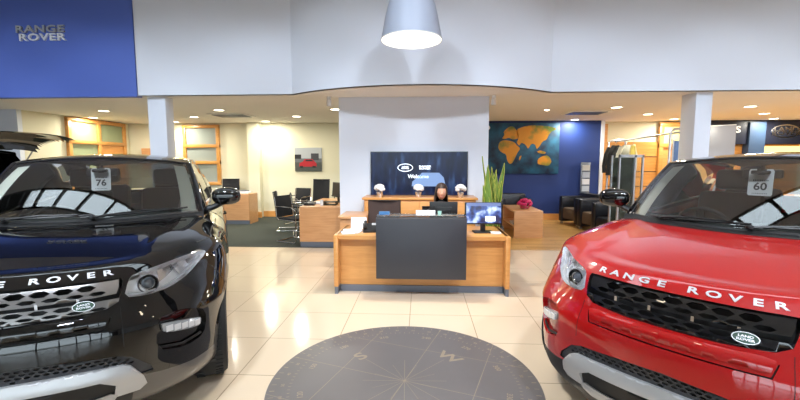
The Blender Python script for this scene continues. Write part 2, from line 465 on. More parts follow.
def build_shell():
    """the painted skin, cut along the lamps, grille, intakes and arches; returns {part: MB}"""
    ex = []; a = 0; AS = []
    while a < ATOT: AS.append(a); a += .03 if a < 1.3 else (.06 if a < A_COWL else .10)
    AS.append(A_COWL); AS.append(ATOT); AS = sorted(set(AS)); AS = [x for i, x in enumerate(AS) if i == 0 or x-AS[i-1] > .008 or x in (A_COWL, ATOT)]
    cut = {k: toV(dens(P, .02)) for k, P in dict(lamp=P_LAMP, grill=P_GRILL, drl=P_DRL, slot=P_CREASE, mesh=P_MESH, cf=C_F, cr=C_R).items()}
    ring = [toV(C_F2), toV(C_R2)]
    cl = dens(L_CLAD, .04, False)
    opens = [toV(cl), toV(dens(L_BUMP, .02, False)), [(1.19, V_SEAM*KV)]+[(x, V_SEAM*KV) for x in AS if 1.21 < x < A_COWL]+[(A_COWL, V_SEAM*KV)],
             [(A_COWL, V_SEAM*KV), (A_COWL, NR*KV)], toV([(.455, .92), (.486, .935)])]
    j = 0
    while j <= NR*2:
        for x in AS: ex.append((x, j/2*KV))
        j += 1
    V, F = cdt(list(cut.values())+ring, ex, opens=opens)
    memo = [None]*len(V)
    def P3(i):
        if memo[i] is None:
            x, v = V[i]; memo[i] = surf(min(max(x, 0), ATOT), min(max(v/KV, 0), NR))
        return memo[i]
    out = {k: MB() for k in ('body', 'bonnet', 'bumper', 'cladding', 'lower_bumper', 'tailgate')}
    gb = {}
    for f in F:
        cx = sum(V[i][0] for i in f)/len(f); cv = sum(V[i][1] for i in f)/len(f)
        if cv < 0 or cv > NR*KV: continue
        if any(inpoly(cx, cv, P) for P in cut.values()): continue
        v = cv/KV; z = surf(cx, v)[2]
        if (inpoly(cx, cv, ring[0]) and (cx > a_of_u(.80) or surf(cx, cv/KV)[2] < .5)) or inpoly(cx, cv, ring[1]) or z < clad_z(cx): k = 'cladding' if cx > a_of_u(.50) else 'lower_bumper'
        elif cx < A_COWL and (v > V_SEAM or (cx < .475 and z > .93) or (cx < 1.19 and z > .938+.03*(cx-.5))): k = 'bonnet'
        elif cx < a_of_u(.68) and (cx < 1.11 or z < .735+(.905-.735)*max(0, (a_of_u(.62)-cx)/(a_of_u(.62)-1.11))): k = 'bumper'
        elif cx > ATOT-.62 and z > .72: k = 'tailgate'
        else: k = 'body'
        mb = out[k]; g = gb.setdefault(k, {}); q = []
        for i in f:
            if i not in g: g[i] = len(mb.v); mb.v.append(P3(i))
            q.append(g[i])
        mb.f.append(tuple(q)); mb.m.append(0)
    # bonnet top
    aa = [x for x in AS if x <= A_COWL+1e-9]; NW = 22; vs = []; fs = []
    for x in aa:
        p = surf(x, NR); q = outl(x)[1]/1.56
        for j in range(NW+1):
            w = j/NW; s = p[0]*(1-w)
            if x == 0: s = 0
            uq = .38+max(q, 0)*.80
            u = p[1]+(uq-p[1])*(1-(1-w)**1.7)
            vs.append((s, u, p[2] if j == 0 else ztop(s, u)))
    n = NW+1
    for i in range(len(aa)-1):
        for j in range(NW): fs.append((i*n+j, (i+1)*n+j, (i+1)*n+j+1, i*n+j+1))
    out['bonnet'].add(vs, fs)
    for mb in out.values():
        if not mb.m: continue
        mb.mirror()
    return out

def lerp(a, b, t): return a+(b-a)*t
def WSB(p): return Vector((.735*p, 1.13+.335*abs(p)**2.2, 1.135))
def WST(p): return Vector((.615*p, 1.88+.10*p*p, 1.600-.045*p*p))
def ws(p, q): 
    v = WSB(p).lerp(WST(p), q); b = .030*4*q*(1-q)*(1-.4*p*p)
    return (v.x*(1+.02*4*q*(1-q)), v.y-.5*b, v.z+.86*b)
def zr(u): 
    t = [(1.88, 1.600), (2.1, 1.626), (2.5, 1.643), (3.0, 1.634), (3.5, 1.612), (4.02, 1.575)]
    for (a, x), (b, y) in zip(t, t[1:]):
        if u <= b: 
            w = max(0, (u-a)/(b-a)); return lerp(x, y, w)
    return t[-1][1]
def roofp(p, w):
    t = WST(p); u = lerp(t.y, 4.02, w); return (lerp(.615, .56, w)*p, u, zr(lerp(1.88, 4.02, w) if w > .02 else 1.88)-.045*p*p)
def railp(w):   # outer lower rail edge
    u = lerp(2.03, 4.0, w); return Vector((lerp(.665, .625, w), u, zr(u)-.095))
def beltp(u): return Vector((.81, u, belt(u)+.004)) if u < 3.6 else Vector((lerp(.81, .70, (u-3.6)/.5), u, belt(u)+.004))
HINGE = Vector((0, 4.02, 1.575))

CAR = {}
def car_meshes():
    sh = build_shell(); D = {}
    for k, mb in sh.items(): D[k] = mb.mesh(k, angle=60, mats=[None], merge=2e-4)
    def reg(k, mb, angle=40, **kw): D[k] = mb.mesh(k, angle=angle, **kw)
    # grille
    b = MB(); tray(b, sym(P_GRILL), .055, M['black']); reg('grille_backing', b)
    def bar(z0, z1, rows, offs):
        P = [(-.43, z0+.004), (-.30, z0), (0, z0-.003), (.30, z0), (.43, z0+.004), (.445, (z0+z1)/2), (.45, z1), (.3, z1), (0, z1), (-.3, z1), (-.45, z1), (-.445, (z0+z1)/2)]
        H = []
        for zc, hw, hh, ph in rows:
            for i in range(-5, 6):
                c = (i+ph)*.098
                if abs(c)+hw < .425: H.append(hexh(c, zc, hw, hh))
        m_ = MB(); slab(m_, dens(P, .03), offs, .012, H, step=.05); return m_
    reg('grille_bar_top', bar(.866, .936, [(.915, .044, .0140, 0), (.884, .040, .0095, .5)], -.006), mats=[None])
    reg('grille_bar_low', bar(.796, .846, [(.831, .042, .0105, 0), (.808, .038, .0075, .5)], -.002), mats=[None])
    b = MB()
    for x in (-.26, -.09, .09, .26):
        p = Vector(ssz(x, .861, -.012)); b.box(p.x-.006, p.x+.006, p.y-.01, p.y+.01, p.z-.014, p.z+.014)
    reg('grille_clip', b, mats=[None])
    # bumper mesh
    b = MB(); tray(b, sym(P_MESH), .04, M['black']); reg('intake_backing', b)
    H = []
    FM = sym(P_MESH)
    for r in range(5):
        for i in range(-18, 19):
            c = ((i+(.5 if r % 2 else 0))*.036, .446+r*.0+.0)
            zc = (.525+r*.0165) - .19*max(0, abs(c[0])-.40) - .012*abs(c[0])*2
            h = hexh(c[0], zc, .0145, .0058)
            if all(inpoly(x, z-.004, FM) and inpoly(x, z+.004, FM) for x, z in h): H.append(h)
    b = MB(); slab(b, dens(FM, .04), -.010, .008, H, step=.2); reg('intake_mesh', b, mats=[mat_mesh])
    b = MB(); tray(b, sym(P_CREASE), .02, M['black']); reg('crease_shadow', b)  # crease shadow under the bumper bar, set in as a black strip
    # skid plate
    b = MB(); slab(b, dens(sym([(0, .722), (.368, .725), (.384, .772), (.34, .780), (0, .776)]), .015), .0, .02, step=.015, offf=lambda x, z: .004+.012*math.sin(min(1, max(0, (z-.722)/.056))*PI)**.6); reg('bumper_bar', b, mats=[None], angle=60)
    b = MB(); b.tube([ssz(a, z, -.001) for a, z in dens([(.44, .60), (.44, .80)], .02, False)], .002, M['black'], 5); b.tube([ssz(-a, z, -.001) for a, z in dens([(.44, .60), (.44, .80)], .02, False)], .002, M['black'], 5); reg('bumper_seam', b)
    ps = sym([(0, .450), (.33, .445), (.395, .405), (.385, .335), (.50, .335), (.535, .36), (.515, .42), (.465, .488), (.43, .505), (.25, .515), (0, .517)])
    b = MB(); slab(b, dens(ps, .012), .022, .06, m=None, step=.014, offf=lambda x, z: .012+.012*math.sin(min(1, max(0, (z-.36)/.15))*PI)); reg('skid_plate', b, mats=[mat('skid_plate_silver', (.60, .60, .61), .3, metal=.35)], angle=60)
    b = MB(); slab(b, dens(sym([(0, .29), (.34, .29), (.385, .315), (.40, .345), (.37, .362), (.30, .352), (0, .350)]), .02), .016, .04, step=.02); reg('skid_lip', b, mats=[mat('skid_lip_silver', (.50, .50, .51), .3, metal=.35)], angle=60)
    pl = sym([(0, .24), (.46, .24), (.47, .33), (.40, .34), (.39, .41), (.33, .445), (0, .45)])
    b = MB(); slab(b, dens(pl, .04), .004, .03, m=M['black']); reg('lower_intake', b)
    # lamps (left and right)
    for sg, nm in ((1, 'L'), (-1, 'R')):
        f = lambda P: [(sg*a, z) for a, z in P]
        b = MB(); tray(b, f(dens(P_LAMP, .02)), .045, M_bowl); 
        reg('lamp_bowl'+nm, b)
        b = MB(); slab(b, f(dens(P_LAMP, .02)), .004, .0); reg('lamp_lens'+nm, b, angle=180, mats=[M_lens])
        def ringat(a, z, r, dep, mb, m1, lens=True):
            p = Vector(ssz(sg*a, z, -dep)); q = Vector(ssz(sg*a, z, -dep+.05)); d = Vector((sg*.18, -1, .1)).normalized()
            R = d.to_track_quat('Z', 'Y').to_matrix().to_4x4(); T = Matrix.Translation(p) @ R
            mb.lathe([(r*.9, -.02), (r, .0), (r, .024), (r*.95, .029), (r*.88, .024)], m1, 28, T, cap=False)
            mb.lathe([(r*.88, .024), (r*.80, .002), (r*.66, .004)], M['black'], 28, T, cap=False)
            mb.lathe([(r*.66, .004), (r*.62, .016), (r*.56, .014)], M['chrome'], 28, T, cap=False)
            mb.ell((0, 0, .004), (r*.58, r*.58, r*.46), M_proj, 20, T)
        b = MB(); ringat(.615, .893, .054, .034, b, M['chrome']); reg('lamp_proj'+nm, b)
        b = MB(); slab(b, f(dens([(.69, .885), (.80, .915), (.87, .935), (.84, .962), (.70, .948)], .02)), -.035, .01, m=M['chrome']); reg('lamp_high'+nm, b)
        b = MB()
        pts = [(.487, .864), (.56, .846), (.70, .852), (.88, .886), (1.02, .922), (1.12, .953)]
        b.tube([ssz(sg*a, z, -.018) for a, z in dens(pts, .02, False)], .0065, M_drl, 8); reg('lamp_strip'+nm, b)
        b = MB(); slab(b, f(dens([(.86, .892), (.98, .918), (1.08, .945), (1.11, .964), (.90, .962), (.83, .95)], .02)), -.03, .01, m=M['chrome']); reg('lamp_side'+nm, b)
        b = MB(); tray(b, f(dens(P_DRL, .02)), .028); reg('drl_tray'+nm, b, mats=[None])
        b = MB(); slab(b, f(dens(sm([(.635, .608), (.86, .566), (.885, .578), (.885, .612), (.86, .622), (.64, .662), (.625, .655)]), .02)), -.008, .03, m=M_drlunit); reg('drl_unit'+nm, b)
        b = MB()
        for k in range(5):
            x = .665+k*.046; zc = .633-(x-.635)*.175
            b.box(-.019, .019, -.002, .002, -.017, .017, M_drlcell, Matrix.Translation(ssz(sg*x, zc, -.003)) @ Matrix.Rotation(sg*math.atan2(outl(x+.02)[1]-outl(x-.02)[1], outl(x+.02)[0]-outl(x-.02)[0]), 4, 'Z'))
        reg('drl_cell'+nm, b)
        b = MB(); b.tube([ssz(sg*a, z, -.015) for a, z in dens([(.60, .535), (.75, .505), (.89, .515)], .03, False)], .008, M['black'], 6); reg('drl_trim'+nm, b)
    # lettering along the bonnet's leading face
    b = MB(); zc = .968; k0 = [-4.8, -3.8, -2.8, -1.8, -.8, .8, 1.8, 2.8, 3.8, 4.8]
    for ch, kk in zip('RANGEROVER', k0):
        a = kk*.0815*1.02
        p = Vector(ssz(a, zc, .0015)); px = Vector(ssz(a+.02, zc, .0015))-Vector(ssz(a-.02, zc, .0015)); X = px.normalized()
        Y = (Vector(ssz(a, zc+.012, 0))-Vector(ssz(a, zc-.012, 0))).normalized(); Z = X.cross(Y).normalized(); Y = Z.cross(X)
        R = Matrix((X, Y, Z)).transposed().to_4x4()
        vs, fs = text_mesh(ch, .047, .0015, .0012, 1.55); b.add(vs, fs, M_letters, Matrix.Translation(p) @ R)
    D['lettering'] = b.mesh('lettering', smooth=False, merge=0)
    # oval badge
    p = Vector(ssz(.283, .835, .010)); px = Vector(ssz(.30, .835, 0))-Vector(ssz(.26, .835, 0)); X = px.normalized(); Y = Vector((0, .12, .99)); Z = X.cross(Y).normalized(); Y = Z.cross(X)
    TB = Matrix.Translation(p) @ Matrix((X, Y, Z)).transposed().to_4x4()
    E_ = lambda rx, ry, n=32: [(rx*math.cos(2*PI*i/n), ry*math.sin(2*PI*i/n)) for i in range(n)]
    b = MB(); b.poly(E_(.046, .025), .008, M['chrome'], TB); reg('badge', b)
    b = MB(); b.poly(E_(.042, .0215), .001, M['green'], TB, .008)
    reg('badge_field', b)
    b = MB()
    for t, dy in (('LAND', .007), ('ROVER', -.007)):
        vs, fs = text_mesh(t, .0135, .0006, .0006, 1.4); b.add(vs, fs, M['chrome'], TB @ Matrix.Translation((0, dy, .0095)))
    D['badge_lettering'] = b.mesh('badge_lettering', smooth=False, merge=0)
    # seams
    b = MB()
    for sg in (1, -1):
        b.tube([ssz(sg*a, z, -.001) for a, z in dens(L_BUMP, .03, False)], .0028, M['black'], 5)
        pts = []
        x = 1.19
        while x < A_COWL: q = surf(x, V_SEAM); pts.append((sg*q[0], q[1], q[2])); x += .05
        b.tube(pts, .003, M['black'], 5)
    for u in (1.78, 2.78):
        for sg in (1, -1): b.tube([(sg*q[0], q[1], q[2]) for q in [surf(a_of_u(u), v/2) for v in range(8, 35)]], .003, M['black'], 5)
    reg('panel_seam', b)
    # glasshouse
    b = MB(); b.grid(lambda i, j: ws(-1+2*i, j), 32, 14); reg('windscreen', b, angle=180, mats=[M_glass])
    b = MB()   # black border band of the glass
    def band(i, j):
        p = -1+2*i; q = .0+.022*j; v = ws(p, q); return (v[0], v[1]-.002, v[2]+.003)
    b.grid(band, 32, 2)
    b.grid(lambda i, j: (lambda v: (v[0], v[1]-.002, v[2]+.003))(ws(-1+2*i, .965+.035*j)), 32, 1)
    reg('cowl_band', b, angle=180, mats=[M['black']])
    b = MB()
    def cw(i, j):
        p = -1.06+2.12*i; B = WSB(max(-1, min(1, p))); s = .735*p; u = B.y-.05+.055*j
        if j == 0: return (s, u, ztop(abs(s), u)+.002)
        return (s, u, lerp(ztop(abs(s), u)+.006, B.z+.002, j))
    b.grid(cw, 30, 3); reg('cowl_panel', b, mats=[M['black']])
    b = MB(); b.grid(lambda i, j: roofp(-1+2*i, j), 20, 30)
    for sg in (1, -1):
        def rl(i, j):
            a_ = Vector(roofp(1, i)); c_ = railp(i); v = a_.lerp(c_, j); v += Vector((.018, 0, .014))*4*j*(1-j); return (sg*v.x, v.y, v.z)
        b.grid(rl, 24, 5)
    reg('roof', b, angle=50, mats=[None])
    for sg, nm in ((1, 'L'), (-1, 'R')):
        def pil(i, j):
            A_ = Vector(ws(1, i)); B0 = Vector((.815, 1.60, ztop(.81, 1.56)+.004)); B1 = railp(0); C_ = B0.lerp(B1, i)
            v = A_.lerp(C_, j); v += Vector((.022, -.006, .012))*4*j*(1-j); return (sg*v.x, v.y, v.z)
        b = MB(); b.grid(pil, 14, 6); reg('pillar'+nm, b, mats=[None])
        def trim(i, j):   # inner pillar lining, widened and pale to stand in for a glass reflection
            v = Vector(ws(lerp(.985, .84, j), lerp(.05, .95, i)))+Vector((0, .030, -.022)); return (sg*v.x, v.y, v.z)
        b = MB(); b.grid(trim, 8, 2); reg('pillar_trim'+nm, b, mats=[M_liningsheen])
        def side(i, j, u0=1.60, u1=3.78):
            B0 = Vector((.795, u0, 0)); u = lerp(u0, u1, i); B = beltp(u); 
            ut = lerp(2.03, 3.72, i); T_ = railp((ut-2.03)/(4.0-2.03)); v = B.lerp(T_, j); v.x += .02*4*j*(1-j); return (sg*v.x, v.y, v.z)
        b = MB(); b.grid(side, 20, 6); reg('side_window'+nm, b, angle=180, mats=[M_glass2])
        b = MB()
        for i0, i1 in ((.50, .56), (.97, 1.0)):
            b.grid(lambda i, j: (lambda v: (v[0]+sg*.004, v[1], v[2]))(side(lerp(i0, i1, i), j)), 1, 6)
        b.tube([(sg*beltp(lerp(1.60, 3.78, t/20)).x, lerp(1.60, 3.78, t/20), beltp(lerp(1.6, 3.78, t/20)).z+.004) for t in range(21)], .010, M['black'], 6)
        b.mats = [M['black']]; b.m = [0]*len(b.m); reg('window_pillar'+nm, b)
        def dp(i, j):
            u = lerp(3.78, 4.20, i); B = Vector((lerp(.74, .60, i), u, belt(u)+.002)); T_ = railp((lerp(3.72, 4.0, i)-2.03)/1.97); v = B.lerp(T_, j); v.x += .02*4*j*(1-j); return (sg*v.x, v.y, v.z)
        b = MB(); b.grid(dp, 4, 6); reg('rear_pillar'+nm, b, mats=[None])
        # belt shelf closing the gap between skin and windows
        b = MB()
        b.grid(lambda i, j: (lambda q, u: (sg*lerp(q[0], min(q[0], beltp(min(u, 4.0)).x-.015), j), q[1], q[2]+.002*j))(surf(lerp(A_COWL-.05, ATOT-.40, i), NR), surf(lerp(A_COWL-.05, ATOT-.40, i), NR)[1]), 30, 1)
        reg('belt'+nm, b, mats=[None])
        # door mirror
        b = MB(); T = Matrix.Translation((sg*.965, 1.68, 1.245)) @ Matrix.Rotation(sg*-.15, 4, 'Z')
        b.ell((0, 0, 0), (.125, .07, .080), None, 20, T, .8); reg('door_mirror'+nm, b, mats=[None])
        b = MB(); b.tube([(sg*.80, 1.70, 1.13), (sg*.86, 1.70, 1.15), (sg*.93, 1.69, 1.19)], [.03, .026, .03], M['black'], 8); reg('mirror_arm'+nm, b)
        b = MB(); b.poly([(.095*math.cos(t*PI/8), .056*math.sin(t*PI/8)) for t in range(16)], .004, M_mirror, T @ Matrix.Translation((0, .062, 0)) @ Matrix.Rotation(-PI/2, 4, 'X')); reg('mirror_glass'+nm, b)
        b = MB(); b.tube([(sg*.905, 2.5, .98), (sg*.955, 2.53, .985), (sg*.955, 2.67, .985), (sg*.905, 2.70, .98)], .012, None, 8); reg('door_handle'+nm, b, mats=[None])
    b = MB()
    def rg(i, j):
        p = -1+2*i; T_ = Vector((.56*p, 4.02, 1.575-.04*p*p)); B = Vector((.60*p, 4.24-.04*p*p, belt(4.2)+.005)); v = T_.lerp(B, j); v.y += .02*4*j*(1-j); return tuple(v)
    b.grid(rg, 12, 6); reg('rear_window', b, angle=180, mats=[M_glass2])
    b = MB(); b.box(-.56, .56, 4.0, 4.16, 1.555, 1.58, None, None, .008); reg('spoiler', b, mats=[None])
    # wipers
    def wiper(p0, p1, q):
        b = MB(); A_ = Vector(ws(p0, .03))+Vector((0, -.03, .012)); pts = [A_]
        B_ = Vector(ws(p1, q))+Vector((0, -.012, .022)); b.tube([A_, A_.lerp(B_, .5)+Vector((0, -.008, .012)), B_], [.010, .008, .005], M['black'], 6)
        bl = [Vector(ws(lerp(p0+.10*(1 if p1 > p0 else -1)*-1, p1+.12*(1 if p1 > p0 else -1), t/8), lerp(q*.5, q*1.15, t/8)))+Vector((0, -.006, .012)) for t in range(9)]
        b.tube(bl, .007, M['black'], 5); b.ell(tuple(A_), (.022, .022, .016), M['black'], 10); return b
    reg('wiperA', wiper(.10, .78, .06)); reg('wiperB', wiper(-.62, -.02, .05))
    # cabin
    b = MB()
    def dash(i, j):
        p = -1+2*i; u = lerp(WSB(p).y+.02, 1.86, j); return (lerp(.70, .74, j)*p, u, 1.115+.018*math.sin(j*PI)-.10*max(0, j-.8)/.2*.5)
    b.grid(dash, 16, 8); b.box(-.74, .74, 1.84, 1.90, .70, 1.07)
    reg('dashboard', b, mats=[mat('dashboard_top', (.075, .075, .07), .6)])
    b = MB(); b.box(-.74, .74, 1.5, 4.1, .38, .42); 
    for sg in (1, -1): b.box(sg*.74-.01, sg*.74+.01, 1.5, 4.1, .40, 1.06)
    b.box(-.74, .74, 4.0, 4.02, .40, 1.0); b.box(-.74, .74, 1.30, 1.32, .40, 1.08)
    b.grid(lambda i, j: (lambda q: (q[0]*.97, q[1]+.02, q[2]-.03))(roofp(-1+2*i, j)), 8, 8)
    reg('cabin_lining', b, mats=[M_cabin])
    b = MB()
    T = Matrix.Translation((-.37, 1.98, 1.02)) @ Matrix.Rotation(math.radians(-62), 4, 'X')
    b.tube([(.185*math.cos(2*PI*k/28), .185*math.sin(2*PI*k/28), 0) for k in range(28)], .016, M_wheel, 8, T, closed=True)
    b.lathe([(.001, -.02), (.06, -.02), (.065, .01), (.001, .02)], M_wheel, 16, T)
    for c in (0, PI, -PI/2): b.box(.04, .18, -.016, .016, -.008, .008, M_wheel, T @ Matrix.Rotation(c, 4, 'Z'))
    reg('steering_wheel', b)
    def seat(x, u):
        b = MB(); b.box(x-.25, x+.25, u-.42, u+.08, .55, .74, None, None, .05); 
        b.box(-.24, .24, -.07, .07, 0, .62, None, Matrix.Translation((x, u+.04, .68)) @ Matrix.Rotation(-.28, 4, 'X'), .05)
        b.box(-.13, .13, -.05, .05, 0, .19, None, Matrix.Translation((x, u+.23, 1.30)) @ Matrix.Rotation(-.15, 4, 'X'), .04); return b
    for i, (x, u) in enumerate(((-.37, 2.55), (.37, 2.55), (-.37, 3.45), (.37, 3.45))): reg('seat%d' % i, seat(x, u), mats=[M_seat])
    b = MB(); b.box(-.11, .11, -.02, .025, -.032, .032, None, Matrix.Translation((0, 1.80, 1.475)), .012); b.tube([(0, 1.80, 1.49), (0, 1.80, 1.535)], .012, None, 6)
    b.box(-.05, .05, 1.70, 1.80, 1.475, 1.50, None, None, .008)
    reg('rear_view_mirror', b, mats=[M['black']])
    b = MB()
    b.tube([(.60, 2.62, 1.42), (.50, 2.50, 1.05)], .018, None, 4); reg('seat_belt', b, mats=[M_belt])
    # wheels
    b = MB(); T = Matrix.Rotation(PI/2, 4, 'Y')
    prof = [(.255, -.10), (.30, -.118), (.345, -.112), (.362, -.085), (.368, -.04), (.368, .04), (.362, .085), (.345, .112), (.30, .118), (.255, .10)]
    b.lathe(prof, M_tyre, 48, T, cap=False)
    for k in range(60):
        c = 2*PI*k/60
        for x0 in (-.085, .035): b.box(x0, x0+.05, -.006, .006, .364, .371, M_tyre, Matrix.Rotation(c, 4, 'X'))
    reg('tyre', b)
    b = MB(); b.lathe([(.262, -.10), (.262, .09), (.25, .098), (.238, .088), (.235, -.10)], None, 48, T, cap=False)
    for k in range(5):
        for d in (-.17, .17):
            c = 2*PI*k/5+d; R = Matrix.Rotation(c, 4, 'X')
            b.add([(x, y, z) for z, w in ((.05, .020), (.245, .030)) for x in (.035, .075 if z < .1 else .09) for y in (-w, w)], [(0, 1, 3, 2), (4, 6, 7, 5), (0, 4, 5, 1), (2, 3, 7, 6), (0, 2, 6, 4), (1, 5, 7, 3)], None, R)
    b.lathe([(.075, .02), (.075, .07), (.05, .082), (.001, .085)], None, 24, T)
    reg('rim', b, mats=[M_rim])
    b = MB(); b.lathe([(.15, -.02), (.15, .0), (.06, .0), (.06, -.02)], M['steel'], 32, T); reg('brake_disc', b)
    # arch liners
    b = MB()
    for uc in (.85, 3.51):
        for sg in (1, -1):
            def al(i, j): c = PI*(-.06+1.12*i); return (sg*lerp(.84, .64, j), uc+.388*math.cos(c), .37+.388*math.sin(c))
            b.grid(al, 20, 2)
            vs = [(sg*.62, uc, .37)]+[(sg*.62, uc+.388*math.cos(PI*(-.06+1.12*i/20)), .37+.388*math.sin(PI*(-.06+1.12*i/20))) for i in range(21)]
            b.add(vs, [(0, i+1, i+2) for i in range(20)])
    b.box(-.85, .85, .5, 3.9, .22, .24)
    reg('arch_liner', b, mats=[M['black']])
    return D

M_bowl = mat('lamp_reflector', (.97, .98, 1.0), .35, metal=.0)
M_lens = glass('lamp_lens', (1, 1, 1), 1.33)
M_proj = mat('projector_lens', (.16, .19, .24), .03, coat=1, spec=1)
M_drl = mat('light_guide', (.75, .77, .8), .3)
M_drlunit = mat('fog_lamp_unit', (.55, .57, .6), .2, metal=.5)
M_drlcell = mat('fog_lamp_cell', (.9, .9, .92), .15, metal=.2)
M_letters = mat('silver_letters', (.74, .74, .76), .5, metal=.1)
mat_mesh = mat('intake_mesh_plastic', (.055, .056, .062), .35)
M_glass = glass('windscreen_glass', (.90, .93, .92), 2.1)
M_glass2 = glass('privacy_glass', (.16, .18, .18), 1.6)
M_liningsheen = mat('lining_sheen', s2l(236, 236, 224), .7)  # pale colour carries the bright reflection band along the windscreen edge
M_cabin = mat('dark_cabin_plastic', (.022, .021, .02), .7)
M_wheel = mat('steering_wheel_leather', (.03, .03, .03), .5)
M_seat = mat('cabin_seat_leather', (.05, .042, .036), .5)
M_belt = mat('seat_belt', (.5, .5, .5), .6)
M_tyre = mat('tyre_rubber', (.016, .016, .017), .75)
M_rim = mat('alloy_rim', (.45, .46, .48), .25, metal=.9)
M_mirror = mat('mirror_glass', (.8, .8, .82), .02, metal=1)
M_redpaint = mat('red_car_paint', s2l(192, 10, 14), .4, metal=.0, coat=1, spec=.15, croughness=.012)
M_blackpaint = mat('black_car_paint', (.003, .003, .0035), .4, coat=1, spec=.0, croughness=.01)
for m_ in (M_redpaint, M_blackpaint): m_.node_tree.nodes['Principled BSDF'].inputs['Coat IOR'].default_value = 1.75
M_cladding = mat('black_cladding', (.014, .014, .015), .5)
M_lowgrey = mat('graphite_lower_bumper', (.13, .122, .115), .3, metal=.3, coat=.6)
M_silverbar = mat('silver_grille_bar', (.36, .345, .34), .32, metal=.8)
M_blackbar = mat('gloss_black_grille_bar', (.006, .006, .008), .06, coat=1, spec=.8)

def make_car(name, label, loc, yaw, paint, roofm, barm, clipm, lowm, gate=0., group=None):
    global CAR
    if not CAR: CAR.update(car_meshes())
    root = thing(name, label, 'car', loc, yaw, group)
    def P(name_, key, parent=root, m=None, T=None, lab=None):
        me = CAR[key]
        if m is not None: 
            me = me.copy()
            for i in range(len(me.materials)):
                if me.materials[i] is None: me.materials[i] = m
        o = link(name_, me, parent, T)
        if lab: o['label'] = lab
        return o
    body = P('body', 'body', m=paint); P('bonnet', 'bonnet', m=paint)
    bp = P('bumper', 'bumper', m=paint); P('lower_bumper', 'lower_bumper', m=lowm); P('bumper_bar', 'bumper_bar', bp, m=paint); P('cladding', 'cladding', m=M_cladding)
    P('shadow_line', 'crease_shadow', bp); P('seam', 'bumper_seam', bp)
    g = P('grille', 'grille_backing'); P('grille_bar', 'grille_bar_top', g, barm); P('grille_bar', 'grille_bar_low', g, barm); P('clip', 'grille_clip', g, clipm)
    bd = P('badge', 'badge', lab='oval green badge with silver rim'); P('badge_field', 'badge_field', bd); P('badge_lettering', 'badge_lettering', bd)
    g = P('lower_grille', 'intake_backing'); P('mesh', 'intake_mesh', g)
    sp = P('skid_plate', 'skid_plate', lab='silver skid plate'); P('lower_lip', 'skid_lip', sp); P('valance', 'lower_intake'); P('lettering', 'lettering', lab='silver capital letters across the bonnet edge')
    for n in 'LR':
        h = P('headlamp', 'lamp_bowl'+n); P('lens', 'lamp_lens'+n, h); P('projector', 'lamp_proj'+n, h); P('reflector', 'lamp_high'+n, h); P('light_strip', 'lamp_strip'+n, h); P('reflector', 'lamp_side'+n, h)
        h = P('fog_light', 'drl_tray'+n, m=paint); P('light_unit', 'drl_unit'+n, h); P('light_cells', 'drl_cell'+n, h); P('trim', 'drl_trim'+n, h)
        P('front_pillar', 'pillar'+n, m=roofm); P('pillar_lining_sheen', 'pillar_trim'+n); P('side_window', 'side_window'+n); P('window_pillar', 'window_pillar'+n)
        P('rear_pillar', 'rear_pillar'+n, m=paint); P('belt_line', 'belt'+n, m=paint)
        h = P('door_mirror', 'door_mirror'+n, m=roofm); P('mirror_arm', 'mirror_arm'+n, h); P('mirror_glass', 'mirror_glass'+n, h)
        P('door_handle', 'door_handle'+n, m=paint)
    P('panel_seam', 'panel_seam', body)
    P('windscreen', 'windscreen'); P('windscreen_border', 'cowl_band'); P('cowl', 'cowl_panel'); P('roof', 'roof', m=roofm)
    P('wiper', 'wiperA'); P('wiper', 'wiperB')
    P('dashboard', 'dashboard'); P('cabin_lining', 'cabin_lining'); P('steering_wheel', 'steering_wheel'); P('rear_view_mirror', 'rear_view_mirror'); P('seat_belt', 'seat_belt')
    for i in range(4): P('seat', 'seat%d' % i)
    P('arch_liner', 'arch_liner')
    for u in (.85, 3.51):
        for sg in (1, -1):
            T = Matrix.Translation((sg*.808, u, .371))
            if sg < 0: T = T @ Matrix.Rotation(PI, 4, 'Z')
            h = P('wheel', 'tyre', T=T); P('rim', 'rim', h); P('brake_disc', 'brake_disc', h)
    TG = Matrix.Translation(HINGE) @ Matrix.Rotation(gate, 4, 'X') @ Matrix.Translation(-HINGE)
    tg = P('tailgate', 'tailgate', m=paint, T=TG); P('rear_window', 'rear_window', tg); P('spoiler', 'spoiler', tg, m=paint)
    if gate:
        for sg in (1, -1):
            a = Vector((sg*.60, 3.98, 1.16)); b = TG @ Vector((sg*.60, 4.20, 1.22)); mb = MB(); mb.tube([a, a.lerp(b, .5), a.lerp(b, .5), b], [.014, .014, .009, .009], M['steel'], 8); mb.obj('gas_strut', root)
    return root
# ------------------------------------------------------------------ the room
HS = 2.65; HC = 4.9; FY = 6.48
def arc(n=28, x0=-2.08, x1=2.02, sag=.73, back=0.):
    c = (x0+x1)/2; h = (x1-x0)/2; R = (h*h+sag*sag)/(2*sag)
    return [(x0+(x1-x0)*i/n, FY-sag+(R-math.sqrt(max(0, R*R-(x0+(x1-x0)*i/n-c)**2)))) for i in range(n+1)]
AP = arc()
# floors
b = MB(); b.add([(-12, -9, 0), (10.5, -9, 0), (10.5, 7.1, 0), (-12, 7.1, 0)], [(0, 1, 2, 3)], M['tile']); struct('floor', b)
b = MB(); b.add([(-12, 7.1, 0), (1.10, 7.1, 0), (1.10, 11.3, 0), (-12, 11.3, 0)], [(0, 1, 2, 3)], M['carpet']); tag(b.obj('carpet'), kind='structure')
b = MB(); b.add([(1.10, 7.1, 0), (13, 7.1, 0), (13, 12.5, 0), (1.10, 12.5, 0)], [(0, 1, 2, 3)], M['plank']); tag(b.obj('floor_planks'), kind='structure')
